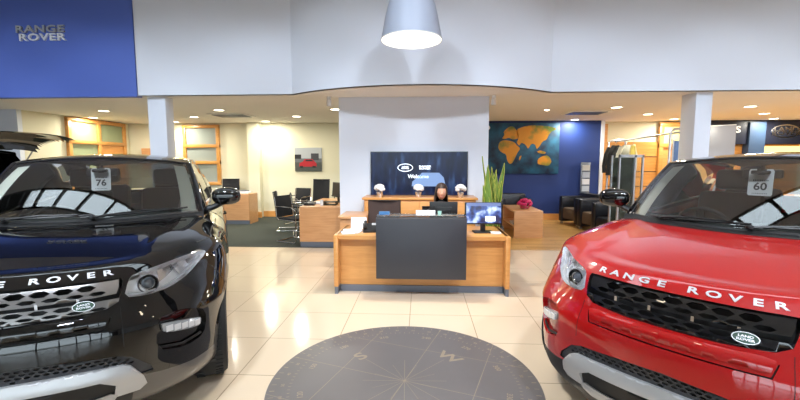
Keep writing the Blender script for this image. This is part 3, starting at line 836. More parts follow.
# fascia: flat - bulge - flat, with thickness
FP = [(-12, FY)]+AP+[(10.5, FY)]
def fascia(pts, z0, z1, th, m):
    b = MB(); n = len(pts)
    vs = [(x, y, z) for z in (z0, z1) for x, y in pts]+[(x, y+th, z) for z in (z0, z1) for x, y in pts]
    fs = []
    for i in range(n-1):
        fs += [(i, i+1, n+i+1, n+i), (2*n+i, 3*n+i, 3*n+i+1, 2*n+i+1), (i, 2*n+i, 2*n+i+1, i+1)]
    b.add(vs, fs, m); return b
struct('wall_fascia', fascia([(-4.655, FY)]+AP+[(10.5, FY)], HS, HC, .10, M['wall']), angle=20)
struct('wall_fascia_blue', fascia([(-12, FY-.02), (-4.655, FY-.02)], HS-.02, HC, .12, M['bluewall']))
# soffit (low ceiling of the back area)
b = MB(); n = len(FP)
vs = [(x, y+.01, HS) for x, y in FP]+[(x*1.0, 12.5, HS) for x, y in FP]
b.add(vs, [(i, i+1, n+i+1, n+i) for i in range(n-1)], M['soffit'])
b.add([(10.5, FY, HS), (13, FY, HS), (13, 12.5, HS), (10.5, 12.5, HS)], [(0, 1, 2, 3)], M['soffit'])
struct('ceiling_soffit', b)
# hall ceiling with a long rooflight slot
RX0, RX1, RY0, RY1 = -8.6, 8.6, 2.8, 3.6
b = MB()
b.box(-12, 10.5, -9, RY0, HC, HC+.1, M['ceil']); b.box(-12, 10.5, RY1, FY+.1, HC, HC+.1, M['ceil']); b.box(-12, RX0, RY0, RY1, HC, HC+.1, M['ceil']); b.box(RX1, 10.5, RY0, RY1, HC, HC+.1, M['ceil'])
struct('ceiling', b)
b = MB(); x = RX0
while x <= RX1+.01: b.box(x-.05, x+.05, RY0, RY1, HC-.02, HC+.12, M['black']); x += (RX1-RX0)/18
b.box(RX0, RX1, RY0-.04, RY0+.04, HC-.02, HC+.12, M['black']); b.box(RX0, RX1, RY1-.04, RY1+.04, HC-.02, HC+.12, M['black'])
w = tag(b.obj('window_2'), kind='structure')
b = MB(); b.box(RX0, RX1, RY0, RY1, HC+.04, HC+.05, M['clear']); b.obj('glazing', w)
# hall side walls, rear glazed front
b = MB(); b.box(-12.1, -12, -9, 8.1, 0, HC, M['wall']); struct('wall_left', b)
b = MB(); b.box(10.5, 10.6, -9, 7.1, 0, HC, M['wall']); struct('wall_right', b)
b = MB(); b.box(-12, 10.5, -9.1, -9, 3.4, HC, M['wall']); b.box(-12, -9, -9.1, -9, 0, 3.4, M['wall']); b.box(10, 10.5, -9.1, -9, 0, 3.4, M['wall']); struct('wall_rear', b)
b = MB()
for i in range(13): x = -9+19*i/12; b.box(x-.04, x+.04, -9.12, -8.98, 0, 3.4, M['charcoal'])
for z in (.05, 2.4, 3.36): b.box(-9, 10, -9.12, -8.98, z-.04, z+.04, M['charcoal'])
w = tag(b.obj('window_1'), kind='structure')
b = MB(); b.box(-9, 10, -9.06, -9.05, 0, 3.4, M['clear']); b.obj('glazing', w)
b = MB(); b.box(-40, 40, -60, -9.2, -.1, -.02, mat('forecourt_paving', s2l(150, 148, 142), .9, var=.1)); struct('ground', b)
# back walls
b = MB(); b.box(-8.4, 1.2, 11.2, 11.3, 0, HS, M['cream']); b.box(-4.82, -4.5, 10.98, 11.2, 0, HS, M['cream']); struct('wall_back', b)
b = MB(); b.box(-8.5, -8.4, 8.12, 11.3, 0, HS, M['cream']); b.box(-12, -8.4, 8.02, 8.12, 0, HS, M['wall']); struct('wall_left_return', b)
b = MB(); b.box(1.1, 4.74, 10.95, 11.1, 0, HS, M['navywall']); struct('wall_blue', b)
b = MB(); b.box(4.74, 4.82, 10.90, 11.15, 0, HS, M['wall']); struct('trim_1', b)
b = MB(); b.box(4.74, 13, 11.3, 11.4, 0, HS, M['cream']); struct('wall_back_right', b)
b = MB(); b.box(13, 13.1, 7.1, 12.5, 0, HS, M['cream']); b.box(10.5, 13, 7.0, 7.1, 0, HS, M['cream']); struct('wall_right_end', b)
b = MB(); b.box(-1.40, 1.13, 6.85, 7.05, 0, HS, M['wall']); struct('wall_reception', b)
b = MB(); b.box(1.0, 1.10, 7.05, 11.0, 0, HS, M['cream']); struct('wall_partition', b)
b = MB(); b.box(-8.4, -4.82, 11.17, 11.2, 0, .16, M['wood']); b.box(-4.85, -4.47, 10.95, 10.98, 0, .16, M['wood']); b.box(-4.5, 1.0, 11.17, 11.2, 0, .16, M['wood']); struct('baseboard_back', b)
b = MB(); b.box(1.1, 4.73, 10.92, 10.95, 0, .17, M['wood']); struct('baseboard_blue', b)
b = MB(); b.box(-8.4, -8.37, 8.12, 9.2, 0, .12, M['wood']); struct('baseboard_left', b)
def column(x0, x1, nm, y1=6.98):
    b = MB(); b.box(x0, x1, 6.62, y1, 0, HS, M['wall'], None, .006)
    return tag(b.obj(nm), kind='structure')
column(-4.60, -4.29, 'column', 6.84); column(4.30, 4.55, 'column')
# windows and doors of the back offices
def framed(name, T, w, z0, z1, cols, rows, t=.09, pane=None, solid=(), depth=.08):
    b = MB()
    xs = [w*i/cols for i in range(cols+1)]; zs = [z0]+[z0+(z1-z0)*r for r in rows]+[z1]
    for x in xs: b.box(x-t/2, x+t/2, -depth, .01, z0, z1, M['woodframe'], T, .006)
    for z in zs: b.box(-t/2, w+t/2, -depth-.003, .008, z-t/2, z+t/2, M['woodframe'], T, .006)
    o = tag(b.obj(name), kind='structure')
    for i in range(cols):
        for j in range(len(zs)-1):
            p = MB(); p.box(xs[i]+t/2, xs[i+1]-t/2, -.03, -.015, zs[j]+t/2, zs[j+1]-t/2, M['wood'] if (i, j) in solid else (pane or M['frostblue']), T)
            p.obj('door_panel' if (i, j) in solid else 'pane', o)
    return o
# on the left return wall (x = -8.4, faces +x)
TL = Matrix.Translation((-8.4, 9.18, 0)) @ Matrix.Rotation(PI/2, 4, 'Z')
framed('window_3', TL, 1.78, .1, 2.58, 2, (.42, .785), pane=M['frost'], solid=((1, 1), (1, 0)))
framed('window_4', Matrix.Translation((-6.72, 11.2, 0)), .97, .95, 2.56, 1, (.37, .66))
b = MB(); b.box(-8.0, -7.45, 11.14, 11.195, 1.35, 1.95, M['wood2']); b.box(-8.0, -7.45, 11.13, 11.14, 1.60, 1.66, M['cream']); tag(b.obj('notice_board', m=None), 'small wooden notice board on the back wall left of the tall column', 'board')
# wooden door with glass over it, right back
TR = Matrix.Translation((6.42, 11.215, 0))
b = MB(); b.box(4.83, 10.0, 11.22, 11.3, 0, 2.1, M['woodframe'])
for z in (.5, .9, 1.3, 1.7): b.box(4.66, 10.0, 11.215, 11.225, z-.01, z+.01, M['black'])
b.box(4.95, 5.03, 11.2, 11.3, 0, 2.58, M['woodframe'])
tag(b.obj('wall_panelling', m=None), kind='structure')
framed('door_1', TR, 1.05, .02, 2.56, 1, (.78,), pane=mat('lit_office_glass', s2l(216, 216, 150), .3, var=.2, vs=3), solid=((0, 0),), t=.11)
b = MB(); b.tube([(7.3, 11.185, .95), (7.3, 11.14, 1.0), (7.3, 11.14, 1.45), (7.3, 11.185, 1.5)], .016, M['chrome']); o = b.obj('door_handle'); o.parent = bpy.data.objects['door_1']
# navy display bay, far right
b = MB(); b.box(7.55, 12.9, 11.05, 11.21, 2.03, HS-.004, M['navy']); b.box(7.55, 7.75, 11.05, 11.21, 0, 2.03, M['navy']); b.box(8.55, 8.95, 11.0, 11.21, 0, 2.6, mat('blue_grey_pier', s2l(52, 74, 104), .5)); b.box(12.4, 12.9, 11.05, 11.21, 0, 2.03, M['navy'])
t = tag(b.obj('display_bay'), 'navy display bay with oval emblem and lit recess at the far right', 'display')
b = MB(); b.box(8.95, 12.4, 11.19, 11.212, 1.62, 1.98, M['yellowglow']); o = b.obj('light_panel', t); o['label'] = 'yellow backlit strip'
b = MB(); b.box(7.8, 8.5, 11.18, 11.215, 1.2, 1.98, M['woodframe']); b.obj('wood_panel', t)
EL = lambda rx, ry, n=40: [(rx*math.cos(2*PI*i/n), ry*math.sin(2*PI*i/n)) for i in range(n)]
def oval_sign(x, y, z, rx, ry, par, nm, rim=M['chrome'], fld=M['navy'], txt=M['chrome'], ts=.16):
    T = TT(x, y, z, FR); b = MB(); b.poly(EL(rx, ry), .012, rim, T); e = b.obj(nm, par)
    b = MB(); b.poly(EL(rx*.93, ry*.86), .003, fld, T, .012); b.obj('emblem_field', e)
    b = MB()
    for s_, dy in (('LAND', ry*.28), ('ROVER', -ry*.28)):
        vs, fs = text_mesh(s_, ts, .002, .002*ts/.16, 1.45); b.add(vs, fs, txt, T @ Matrix.Translation((0, dy, .017)))
    link('emblem_lettering', b.mesh('emblem_lettering', smooth=False, merge=0), e); return e
oval_sign(9.48, 11.05, 2.36, .36, .17, t, 'oval_emblem')
vs, fs = text_mesh('S', .24, .01, .006, 1.2); b = MB(); b.add(vs, fs, M['white'], TT(8.28, 11.04, 2.40, FR)); link('lettering', b.mesh('lettering', smooth=False, merge=0), t)

# chrome lettering on the blue fascia
t = thing('wall_sign', 'chrome capital lettering in two rows on the cobalt blue wall', 'sign', (-6.20, FY-.02, 3.485))
for s_, dz, x in (('RANGE', .25, -.02), ('ROVER', .12, .01)):
    vs, fs = text_mesh(s_, .155, .014, .004, 1.55, 1.1); b = MB(); b.add(vs, fs, mat('sign_metal_'+s_.lower()[:2], (.42, .44, .47) if dz > .2 else (.85, .87, .9), .35, metal=.3), TT(x, -.016, dz-.02, FR)); link('lettering', b.mesh('lettering', smooth=False, merge=0), t)

# ------------------------------------------------------------------ ceiling lights
rows = [(8.35, [(-9.3, 'leftmost'), (-6.78, 'second from the left'), (-4.25, 'left of centre'), (-1.78, 'just left of the white reception wall'), (3.90, 'right of the blue wall panel'), (6.46, 'right of the tall column'), (9.0, 'far right')], 'front row'),
        (9.58, [(-8.06, 'above the oak windows at the left'), (-5.50, 'behind the left column'), (-2.98, 'above the picture of a red car'), (5.18, 'above the clothes rail'), (7.72, 'right of the tall column'), (10.2, 'far right')], 'middle row'),
        (10.68, [(-6.68, 'in front of the tall oak window'), (-4.17, 'beside the wall pier'), (3.95, 'over the corner of the blue wall'), (6.43, 'over the glazed wooden door'), (8.85, 'over the navy display bay')], 'back row')]
def downlight():
    b = MB(); b.lathe([(.125, 0), (.125, -.008), (.10, -.010), (.095, .0)], M['white'], 28); ring = b.mesh('ring')
    b = MB(); b.lathe([(.001, -.004), (.098, -.004)], M['lamp'], 28, cap=False); return ring, b.mesh('diffuser')
RG, DF = downlight()
LD = bpy.data.lights.new('downlight_beam', 'AREA'); LD.shape = 'DISK'; LD.size = .19; LD.energy = 17; LD.color = (1, .96, .82)
for y, xs, rn in rows:
    for x, d in xs:
        t = thing('downlight', 'round ceiling downlight of the %s, %s' % (rn, d), 'light', (x, y, HS), 0, 'ceiling downlights')
        link('ring', RG, t); link('diffuser', DF, t)
        l = link('lamp', LD, t); l.location = (0, 0, -.02)
for x, y, d in ((-4.40, 9.25, 'left of the reception wall'), (3.62, 9.15, 'right of the reception wall')):
    b = MB(); b.box(-.45, .45, -.32, .32, -.02, 0, M['soffit'], None, .01); t = b.obj('ceiling_vent'); t.location = (x, y, HS); tag(t, 'square ceiling air vent with slats, %s' % d, 'vent', 'ceiling vents')
    b = MB()
    for k in range(8): b.box(-.36, .36, -.25+k*.065, -.215+k*.065, -.03, -.02, M['grey'])
    b.obj('slats', t)
for x, y, l_ in ((-1.55, 6.78, 'small white spotlight at the left top corner of the reception wall'), (1.19, 6.78, 'small white sensor at the right top corner of the reception wall')):
    t = thing('spotlight' if x < 0 else 'sensor', l_, 'light' if x < 0 else 'sensor', (x, y, HS))
    b = MB(); b.box(-.03, .03, -.03, .03, -.05, 0, M['white'], None, .006); b.obj('mount', t)
    b = MB(); b.lathe([(.03, -.16), (.04, -.155), (.04, -.06), (.02, -.05)], M['white'], 16); h = b.obj('head', t)
    if x < 0: b = MB(); b.lathe([(.001, -.157), (.034, -.157)], M['lamp'], 16, cap=False); b.obj('lens', h)
for x, y in ((2.64, 8.71),):
    b = MB(); b.lathe([(.03, -.012), (.05, 0)], M['lamp'], 16); t = b.obj('ceiling_spot'); t.location = (x, y, HS); tag(t, 'tiny bright ceiling spot above the world map', 'light')

# pendant lamps of the hall
def pendant(x, y, z, lab):
    t = thing('pendant_lamp', lab, 'lamp', (x, y, z), 0, 'dome pendant lamps of the hall')
    prof = [(.330, 0), (.322, .05), (.305, .14), (.285, .24), (.262, .34), (.232, .44), (.190, .53), (.135, .60), (.07, .64), (.035, .66)]
    b = MB(); b.lathe(prof+[(.03, .655)], M['pendant'], 48, cap=False); b.obj('shade', t, angle=80)
    b = MB(); b.lathe([(.328, .0)]+[(r-.008, z) for r, z in prof[1:]], M['lampin'], 48, cap=False); b.obj('shade_lining', t, angle=80)
    b = MB(); b.tube([(.329*math.cos(k*PI/24), .329*math.sin(k*PI/24), 0) for k in range(48)], .006, M['white'], 6, closed=True); b.obj('rim', t)
    b = MB(); b.tube([(0, 0, .64), (0, 0, HC-z)], .006, M['white'], 6); b.obj('cord', t)
    b = MB(); b.ell((0, 0, .30), (.09, .09, .12), mat('bulb', (1, 1, 1), .5, emit=(1, .95, .85), es=6)) ; b.obj('bulb', t)
    ld = bpy.data.lights.new('pendant_beam', 'SPOT'); ld.energy = 120; ld.spot_size = 2.2; ld.spot_blend = .6; ld.shadow_soft_size = .12; ld.color = (1, .96, .88); l = link('lamp', ld, t); l.location = (0, 0, .12)
    return t
pendant(-.11, 4.5, 2.88, 'large dome pendant lamp hanging above the reception desk')

def added_spot(x, lab):  # unseen lamps added so their cone edges grade the fascia brightness
    t = thing('added_spotlight', lab, 'light', (x, .1, HC), 0, 'added unseen spotlights under the hall ceiling')
    b = MB(); b.tube([(0, 0, 0), (0, 0, -.12)], .02, M['white']); b.obj('stem', t)
    R = Matrix.Rotation(math.radians(46.5), 4, 'X'); T = TT(0, 0, -.16) @ R
    b = MB(); b.lathe([(.05, .16), (.12, .13), (.17, .0), (.175, -.14), (.165, -.14), (.15, .0), (.05, .12)], M['white'], 28, T); b.obj('head', t)
    b = MB(); b.lathe([(.001, -.10), (.155, -.10)], M['lamp'], 24, T, cap=False); b.obj('lens', t)
    ld = bpy.data.lights.new('added_beam', 'SPOT'); ld.energy = 300; ld.spot_size = math.radians(78); ld.spot_blend = .3; ld.shadow_soft_size = .22; ld.color = (.78, .88, 1)
    l = link('lamp', ld, t, TT(0, 0, -.16) @ R @ TT(0, 0, -.13))
for k, x in enumerate((-9, -6.4, -3.8, -1.6, 1.3, 3.4, 5.8, 8.3)): added_spot(x, 'added unseen spotlight washing the fascia, %s from the left' % ['first', 'second', 'third', 'fourth', 'fifth', 'sixth', 'seventh', 'eighth'][k])

# ------------------------------------------------------------------ compass set in the floor
CX_, CY_ = -.11, 2.725
b = MB(); b.lathe([(.955, 0), (.955, .002), (.001, .002)], M['stone'], 128, cap=False)
cp = b.obj('floor_compass'); cp.location = (CX_, CY_, .0); cp.rotation_euler = (0, 0, math.radians(-18.7)); tag(cp, 'round grey stone compass dial set in the cream floor tiles', 'compass')
b = MB(); G = M['goldink']; Z0 = .0024
def ring(r0, r1, n=128): 
    vs = [(r*math.cos(2*PI*k/n), r*math.sin(2*PI*k/n), Z0) for r in (r0, r1) for k in range(n)]; b.add(vs, [(k, (k+1) % n, n+(k+1) % n, n+k) for k in range(n)], G)
def tick(a, r0, r1, w):
    T = Matrix.Rotation(a, 4, 'Z'); b.add([(r0, -w, Z0), (r1, -w, Z0), (r1, w, Z0), (r0, w, Z0)], [(0, 1, 2, 3)], G, T)
for k in range(72): tick(2*PI*k/72, .90, .935, .0028 if k % 2 else .0045)
for k in range(120): tick(2*PI*k/120, .795, .815, .0028)
AS_ = math.radians(137+18.7)
for k in range(8): tick(AS_+k*PI/4, .0, .44 if k % 2 == 0 else .30, .0016)
for k in range(8): tick(AS_+PI/8+k*PI/4, .0, .24, .0012)
b.obj('dial_ticks', cp, smooth=False)
b = MB()
def rtext(s_, r, a, size, bold=.001, sx=1.):
    vs, fs = text_mesh(s_, size, .0002, bold, sx); b.add(vs, fs, G, Matrix.Rotation(a, 4, 'Z') @ Matrix.Translation((r, 0, Z0)) @ Matrix.Rotation(-PI/2, 4, 'Z'))
nb = b
for k, ch in enumerate('SWNE'):
    b = MB(); rtext(ch, .50, AS_-k*PI/2, .155, .003, 1.3); link('compass_letter', b.mesh('compass_letter', smooth=False, merge=0), cp)
b = nb
for k in range(36): 
    if k % 3: continue
    rtext(str(k*10), .725, AS_+PI-2*PI*k/36, .055)
for k in range(36): rtext(str((k % 9)*10 if (k//9) % 2 == 0 else 90-(k % 9)*10), .855, AS_+PI-2*PI*k/36, .034, .0006)
link('dial_numerals', b.mesh('dial_numerals', smooth=False, merge=0), cp)
# small floor spotlight discs visible as a tile inlay are reflections of real lamps; none built

# ------------------------------------------------------------------ reception desk
t = thing('reception_desk', 'beech reception desk with charcoal raised front panel', 'desk', (0, 0, 0))
W_ = M['wood']
b = MB(); b.box(-1.0, 1.02, 4.62, 5.35, .665, .705, W_, None, .005); b.obj('desktop', t)
for x in (-1.02, .98):
    b = MB(); b.box(x, x+.05, 4.57, 5.35, .09, .705, W_, None, .004); b.obj('end_panel', t)
    b = MB(); b.box(x+.006, x+.044, 4.58, 5.33, 0, .09, M['grey']); b.obj('foot', t)
b = MB(); b.box(-.97, .98, 4.72, 4.75, .075, .665, W_); b.obj('front_board', t)
b = MB(); b.box(-.97, .98, 4.70, 4.73, 0, .078, M['grey']); b.obj('plinth', t)
b = MB(); b.box(-.975, .985, 4.60, 4.62, .655, .70, W_); b.obj('desk_edge', t)
b = MB(); b.box(-.50, .51, 4.40, 4.44, .245, .935, M['charcoal'], None, .004); b.box(-.50, .51, 4.44, 4.68, .895, .935, M['charcoal']); b.box(-.50, -.47, 4.44, 4.72, .30, .90, M['charcoal']); b.box(.48, .51, 4.44, 4.72, .30, .90, M['charcoal']); o = b.obj('raised_panel', t); o['label'] = 'charcoal raised front panel'
b = MB(); b.box(-.50, .51, 4.46, 4.72, .945, .957, M['clear'], None, .002); b.obj('glass_shelf', t)
b = MB()
for x in (-.42, -.05, .42): b.lathe([(.012, .935), (.012, .946)], M['steel'], 12, TT(x, 4.6, 0))
b.obj('glass_support', t)
b = MB()
for x in (-.75, .55): b.box(x, x+.40, 4.80, 5.25, .08, .66, W_)
b.obj('pedestal', t)
# side unit
t = thing('side_cabinet', 'low beech side cabinet between the desk and the reception wall, left', 'cabinet', (-1.0, 5.5, 0))
b = MB(); b.box(-.13, .22, .0, .55, .06, .77, M['wood2'], None, .004); b.obj('body', t)
b = MB(); b.box(-.15, .24, -.03, .58, .77, .805, M['wood2'], None, .004); b.obj('top', t)
b = MB(); b.box(-.12, .21, .02, .53, 0, .06, M['grey']); b.obj('plinth', t)
# credenza
t = thing('credenza', 'long beech credenza against the reception wall under the blue screen', 'cabinet', (0, 6.4, 0))
b = MB(); b.box(-.90, .86, -.12, .40, .0, .965, W_, None, .003); b.obj('body', t)
b = MB(); b.box(-.93, .89, -.15, .42, .965, 1.0, W_, None, .004); b.obj('top', t)
for i in range(4):
    b = MB(); b.box(-.885+i*.436, -.885+i*.436+.422, -.14, -.12, .08, .94, W_, None, .003); d = b.obj('door', t)
    b = MB(); b.tube([(-.885+i*.436+(.38 if i % 2 == 0 else .04), -.145, .60), (-.885+i*.436+(.38 if i % 2 == 0 else .04), -.165, .62), (-.885+i*.436+(.38 if i % 2 == 0 else .04), -.165, .74), (-.885+i*.436+(.38 if i % 2 == 0 else .04), -.145, .76)], .006, M['steel']); b.obj('handle', d)
# screen
def screen_mat():
    m, N, L, b = nt('welcome_screen_image'); tc = N.new('ShaderNodeTexCoord'); mp = N.new('ShaderNodeMapping'); mp.inputs['Scale'].default_value = (6, 1, 1.6)
    n = N.new('ShaderNodeTexNoise'); n.inputs['Scale'].default_value = 1.6; n.inputs['Detail'].default_value = 5; r = N.new('ShaderNodeValToRGB')
    e = r.color_ramp.elements; e[0].position = .35; e[0].color = (*s2l(14, 20, 48), 1); e[1].position = .72; e[1].color = (*s2l(70, 100, 150), 1); k = r.color_ramp.elements.new(.55); k.color = (*s2l(26, 40, 84), 1)
    L.new(tc.outputs['Object'], mp.inputs[0]); L.new(mp.outputs[0], n.inputs['Vector']); L.new(n.outputs[0], r.inputs[0]); L.new(r.outputs[0], b.inputs['Emission Color']); b.inputs['Emission Strength'].default_value = .32
    b.inputs['Base Color'].default_value = (.006, .008, .016, 1); b.inputs['Roughness'].default_value = .15; b.inputs['Specular IOR Level'].default_value = .25; return m
t = thing('wall_screen', 'wide dark blue wall screen showing a welcome message above the credenza', 'screen', (-.035, 6.85, 1.36))
b = MB(); b.box(-.82, .82, -.07, -.001, -.375, .375, M['black'], None, .004); b.obj('frame', t)
b = MB(); b.box(-.808, .808, -.074, -.069, -.362, .362, screen_mat()); b.obj('display', t)
M_wh = mat('screen_white', (.8, .85, .95), .4, emit=s2l(214, 226, 240), es=.9)
M_pb = mat('screen_pale_blue', (.2, .3, .5), .4, emit=s2l(70, 104, 156), es=.3)
def stext(s_, x, z, size, bold=.001, sx=1.2):
    vs, fs = text_mesh(s_, size, .0005, bold, sx); b.add(vs, fs, M_wh, TT(x, -.076, z, FR))
b = MB(); stext('RANGE', .10, .125, .040, .0015, 1.5); stext('ROVER', .10, .088, .040, .0015, 1.5); stext('Welcome', -.01, -.045, .088, .002, 1.0); stext('LAND', -.23, .120, .032, .001, 1.3); stext('ROVER', -.23, .092, .032, .001, 1.3)
link('display_lettering', b.mesh('display_lettering', smooth=False, merge=0), t)
b = MB(); b.tube([(-.23+.125*math.cos(k*PI/20), -.076, .105+.062*math.sin(k*PI/20)) for k in range(40)], .006, M_wh, 6, closed=True); b.obj('display_oval', t)
b = MB(); b.poly([(-.12, -.21), (-.11, -.13), (-.03, -.06), (.05, .02), (.34, .02), (.42, -.06), (.44, -.16), (.42, -.21)], .001, M_pb, TT(0, -.0755, 0, FR)); b.obj('display_car_image', t)

# flower pots
def flower_pot(x, lab):
    t = thing('flower_pot', lab, 'flowers', (x, 6.38, 1.0), 0, 'white flower balls on the credenza')
    b = MB(); b.lathe([(.035, 0), (.042, .01), (.052, .085), (.048, .085), (.04, .07)], M['pot'], 20); b.obj('pot', t)
    b = MB(); rnd = random.Random(int(x*100))
    for k in range(26):
        th = rnd.uniform(0, 2*PI); ph = rnd.uniform(0, PI*.62); c = (.062*math.sin(ph)*math.cos(th), .062*math.sin(ph)*math.sin(th), .135+.05*math.cos(ph))
        b.ell(c, (.034, .034, .028), M['petal'], 8)
    b.obj('blooms', t)
flower_pot(-.66, 'white flowers in a silver pot at the left end of the screen'); flower_pot(-.04, 'white flowers in a silver pot at the middle of the screen'); flower_pot(.63, 'white flowers in a silver pot right of the seated person')

# computer monitors
def monitor(name, lab, loc, rz, w=.44, h=.28, disp=None, tilt=-.08):
    t = thing(name, lab, 'monitor', loc, rz)
    b = MB(); b.box(-.12, .12, -.07, .10, 0, .015, M['black'], None, .006); b.box(-.03, .03, .01, .04, .015, .16, M['black'], None, .004); b.obj('stand', t)
    T = TT(0, 0, .10) @ Matrix.Rotation(tilt, 4, 'X')
    b = MB(); b.box(-w/2, w/2, -.02, .02, 0, h, M['black'], T, .005); b.box(-w*.3, w*.3, .02, .04, .05, h-.06, M['black'], T, .006); b.obj('case', t)
    b = MB(); b.box(-w/2+.015, w/2-.015, -.023, -.020, .018, h-.015, disp or M['black'], T); b.obj('display', t)
    return t, T
def deskpic():
    m, N, L, b = nt('monitor_image'); tc = N.new('ShaderNodeTexCoord'); v = N.new('ShaderNodeTexVoronoi'); v.inputs['Scale'].default_value = 16; n = N.new('ShaderNodeTexNoise'); n.inputs['Scale'].default_value = 9
    r = N.new('ShaderNodeValToRGB'); e = r.color_ramp.elements; e[0].position = .40; e[0].color = (*s2l(24, 34, 66), 1); e[1].position = .66; e[1].color = (*s2l(190, 210, 240), 1); q = e.new(.52); q.color = (*s2l(54, 84, 150), 1)
    L.new(tc.outputs['Object'], v.inputs['Vector']); L.new(tc.outputs['Object'], n.inputs['Vector']); L.new(n.outputs[0], r.inputs[0]); L.new(r.outputs[0], b.inputs['Emission Color']); b.inputs['Emission Strength'].default_value = .9; b.inputs['Base Color'].default_value = (.02, .02, .03, 1); b.inputs['Roughness'].default_value = .2; return m
mo, T = monitor('desk_monitor', 'black monitor with blue picture on the right end of the reception desk', (.76, 4.86, .705), .06, .45, .27, deskpic())
b = MB(); b.box(-.205, .205, -.026, -.022, .225, .262, mat('monitor_title_bar', (.1, .12, .2), .3, emit=s2l(58, 76, 120), es=.8), T); b.obj('title_bar', mo)
b = MB(); b.box(.02, .14, -.027, -.023, .04, .10, M_wh, T); b.obj('white_window', mo)
monitor('desk_monitor', 'dark back of the monitor in front of the seated person', (.285, 5.02, .705), PI-.05, .35, .26, None)
# telephone, leaflets, box, glass
t = thing('telephone', 'black desk telephone beside the charcoal panel', 'telephone', (-.60, 4.86, .705), .15)
b = MB(); b.add([(-.11, -.09, 0), (.11, -.09, 0), (.11, .10, 0), (-.11, .10, 0), (-.11, -.09, .03), (.11, -.09, .03), (.11, .10, .09), (-.11, .10, .09)], [(0, 3, 2, 1), (4, 5, 6, 7), (0, 1, 5, 4), (1, 2, 6, 5), (2, 3, 7, 6), (3, 0, 4, 7)], M['black']); b.obj('body', t, smooth=False)
b = MB(); b.tube([(-.08, -.08, .055), (-.08, -.04, .085), (-.08, .05, .11), (-.08, .09, .105)], [.022, .014, .014, .022], M['black'], 10); b.obj('handset', t)
b = MB(); b.box(.0, .08, .03, .035, .075, .10, M['white']); b.obj('display', t)
t = thing('leaflet_stack', 'white and pale blue leaflets fanned on the left of the reception desk', 'leaflets', (-.86, 4.82, .705), .1)
for k, (x, y, r, c) in enumerate(((-.03, -.06, .2, (.62, .68, .82)), (.05, -.02, -.25, (.7, .76, .86)), (-.02, .05, .05, (.88, .88, .9)), (.06, .10, -.1, (.9, .88, .86)))):
    b = MB(); b.box(-.075, .075, -.10, .10, 0, .003, mat('leaflet_paper%d' % k, c, .6), TT(x, y, .001+k*.004) @ Matrix.Rotation(r, 4, 'Z')); b.obj('leaflet', t)
b = MB(); b.box(-.10, .10, -.012, .012, 0, .14, M['paper'], Matrix.Rotation(-.25, 4, 'X')); t = b.obj('leaflet_holder'); t.location = (-.80, 5.08, .708); tag(t, 'white upright card behind the leaflets on the desk', 'card')
b = MB(); b.box(-.11, .11, -.03, .03, 0, .05, M['paper'], None, .003); t = b.obj('white_card_box'); t.location = (.055, 4.56, .957); tag(t, 'plain white card box on the glass shelf of the reception desk', 'box')
b = MB(); b.lathe([(.018, 0), (.02, .002), (.024, .045), (.021, .045), (.017, .005), (.001, .005)], mat('green_glass', (.45, .75, .65), .1, coat=1), 16); t = b.obj('glass_candle'); t.location = (.215, 4.56, .957); tag(t, 'small pale green glass on the glass shelf beside the white box', 'glass')
b = MB(); b.box(-.12, .0, -.04, .04, 0, .03, mat('blue_pad', s2l(60, 110, 160), .5)); t = b.obj('pen_tray'); t.location = (-.36, 4.58, .957); tag(t, 'small blue tray at the left end of the glass shelf', 'tray')
b = MB(); b.box(-.06, .06, -.05, .05, 0, .018, M['white'], None, .005); t = b.obj('notepad'); t.location = (.90, 4.80, .705); tag(t, 'small white pad beside the right monitor', 'pad')

# ------------------------------------------------------------------ office chairs
def office_chair(lab, loc, rz, back=M['blackfab'], group=None, hb=.52):
    t = thing('office_chair', lab, 'chair', loc, rz, group)
    b = MB(); b.box(-.24, .24, -.23, .23, .43, .50, M['blackfab'], None, .025); b.obj('seat', t)
    b = MB(); b.grid(lambda i, j: (-.22+.44*i, .235+.04*(1-(2*i-1)**2)+.05*j, .54+hb*j), 8, 6, back); b.grid(lambda i, j: (-.22+.44*i, .26+.04*(1-(2*i-1)**2)+.05*j, .54+hb*j), 8, 6, back)
    b.tube([(-.225, .25, .54), (-.225, .30, .54+hb), (.225, .30, .54+hb), (.225, .25, .54)], .014, M['black'], 6, closed=True); b.obj('backrest', t)
    b = MB(); b.tube([(0, .08, .44), (0, .26, .40), (0, .30, .60)], .02, M['black']); b.tube([(0, 0, .10), (0, 0, .43)], .028, M['black']); b.obj('column', t)
    b = MB()
    for k in range(5): 
        c = 2*PI*k/5; b.tube([(0, 0, .10), (.28*math.cos(c), .28*math.sin(c), .065)], [.025, .016], M['black'])
    b.obj('base', t)
    for k in range(5):
        c = 2*PI*k/5; b = MB(); b.lathe([(.001, -.02), (.03, -.02), (.03, .02), (.001, .02)], M['black'], 14, TT(.28*math.cos(c), .28*math.sin(c), .031) @ Matrix.Rotation(PI/2, 4, 'X')); b.obj('castor', t)
    for sg in (1, -1):
        b = MB(); b.tube([(sg*.25, .0, .46), (sg*.29, 0, .50), (sg*.29, 0, .68)], .012, M['black']); b.box(sg*.29-.03, sg*.29+.03, -.13, .10, .68, .705, M['black'], None, .008); b.obj('armrest', t)
    return t
M_brown = mat('brown_mesh', s2l(62, 46, 42), .8, bump=.3, bs=300)
office_chair('black office chair with brown mesh back behind the reception desk', (-.52, 5.38, 0), .0, M_brown, None, .47)
office_chair('black office chair the seated person sits on', (.28, 5.62, 0), .1, M['blackfab'], None, .36)
office_chair('tall black office chair behind the cluttered desk at the left', (-2.52, 9.35, 0), -.35, M['blackfab'], 'office chairs at the left desks', .60)
office_chair('black office chair by the small wooden desk behind the black car', (-5.27, 10.62, 0), .1, M['blackfab'], 'office chairs at the left desks', .55)
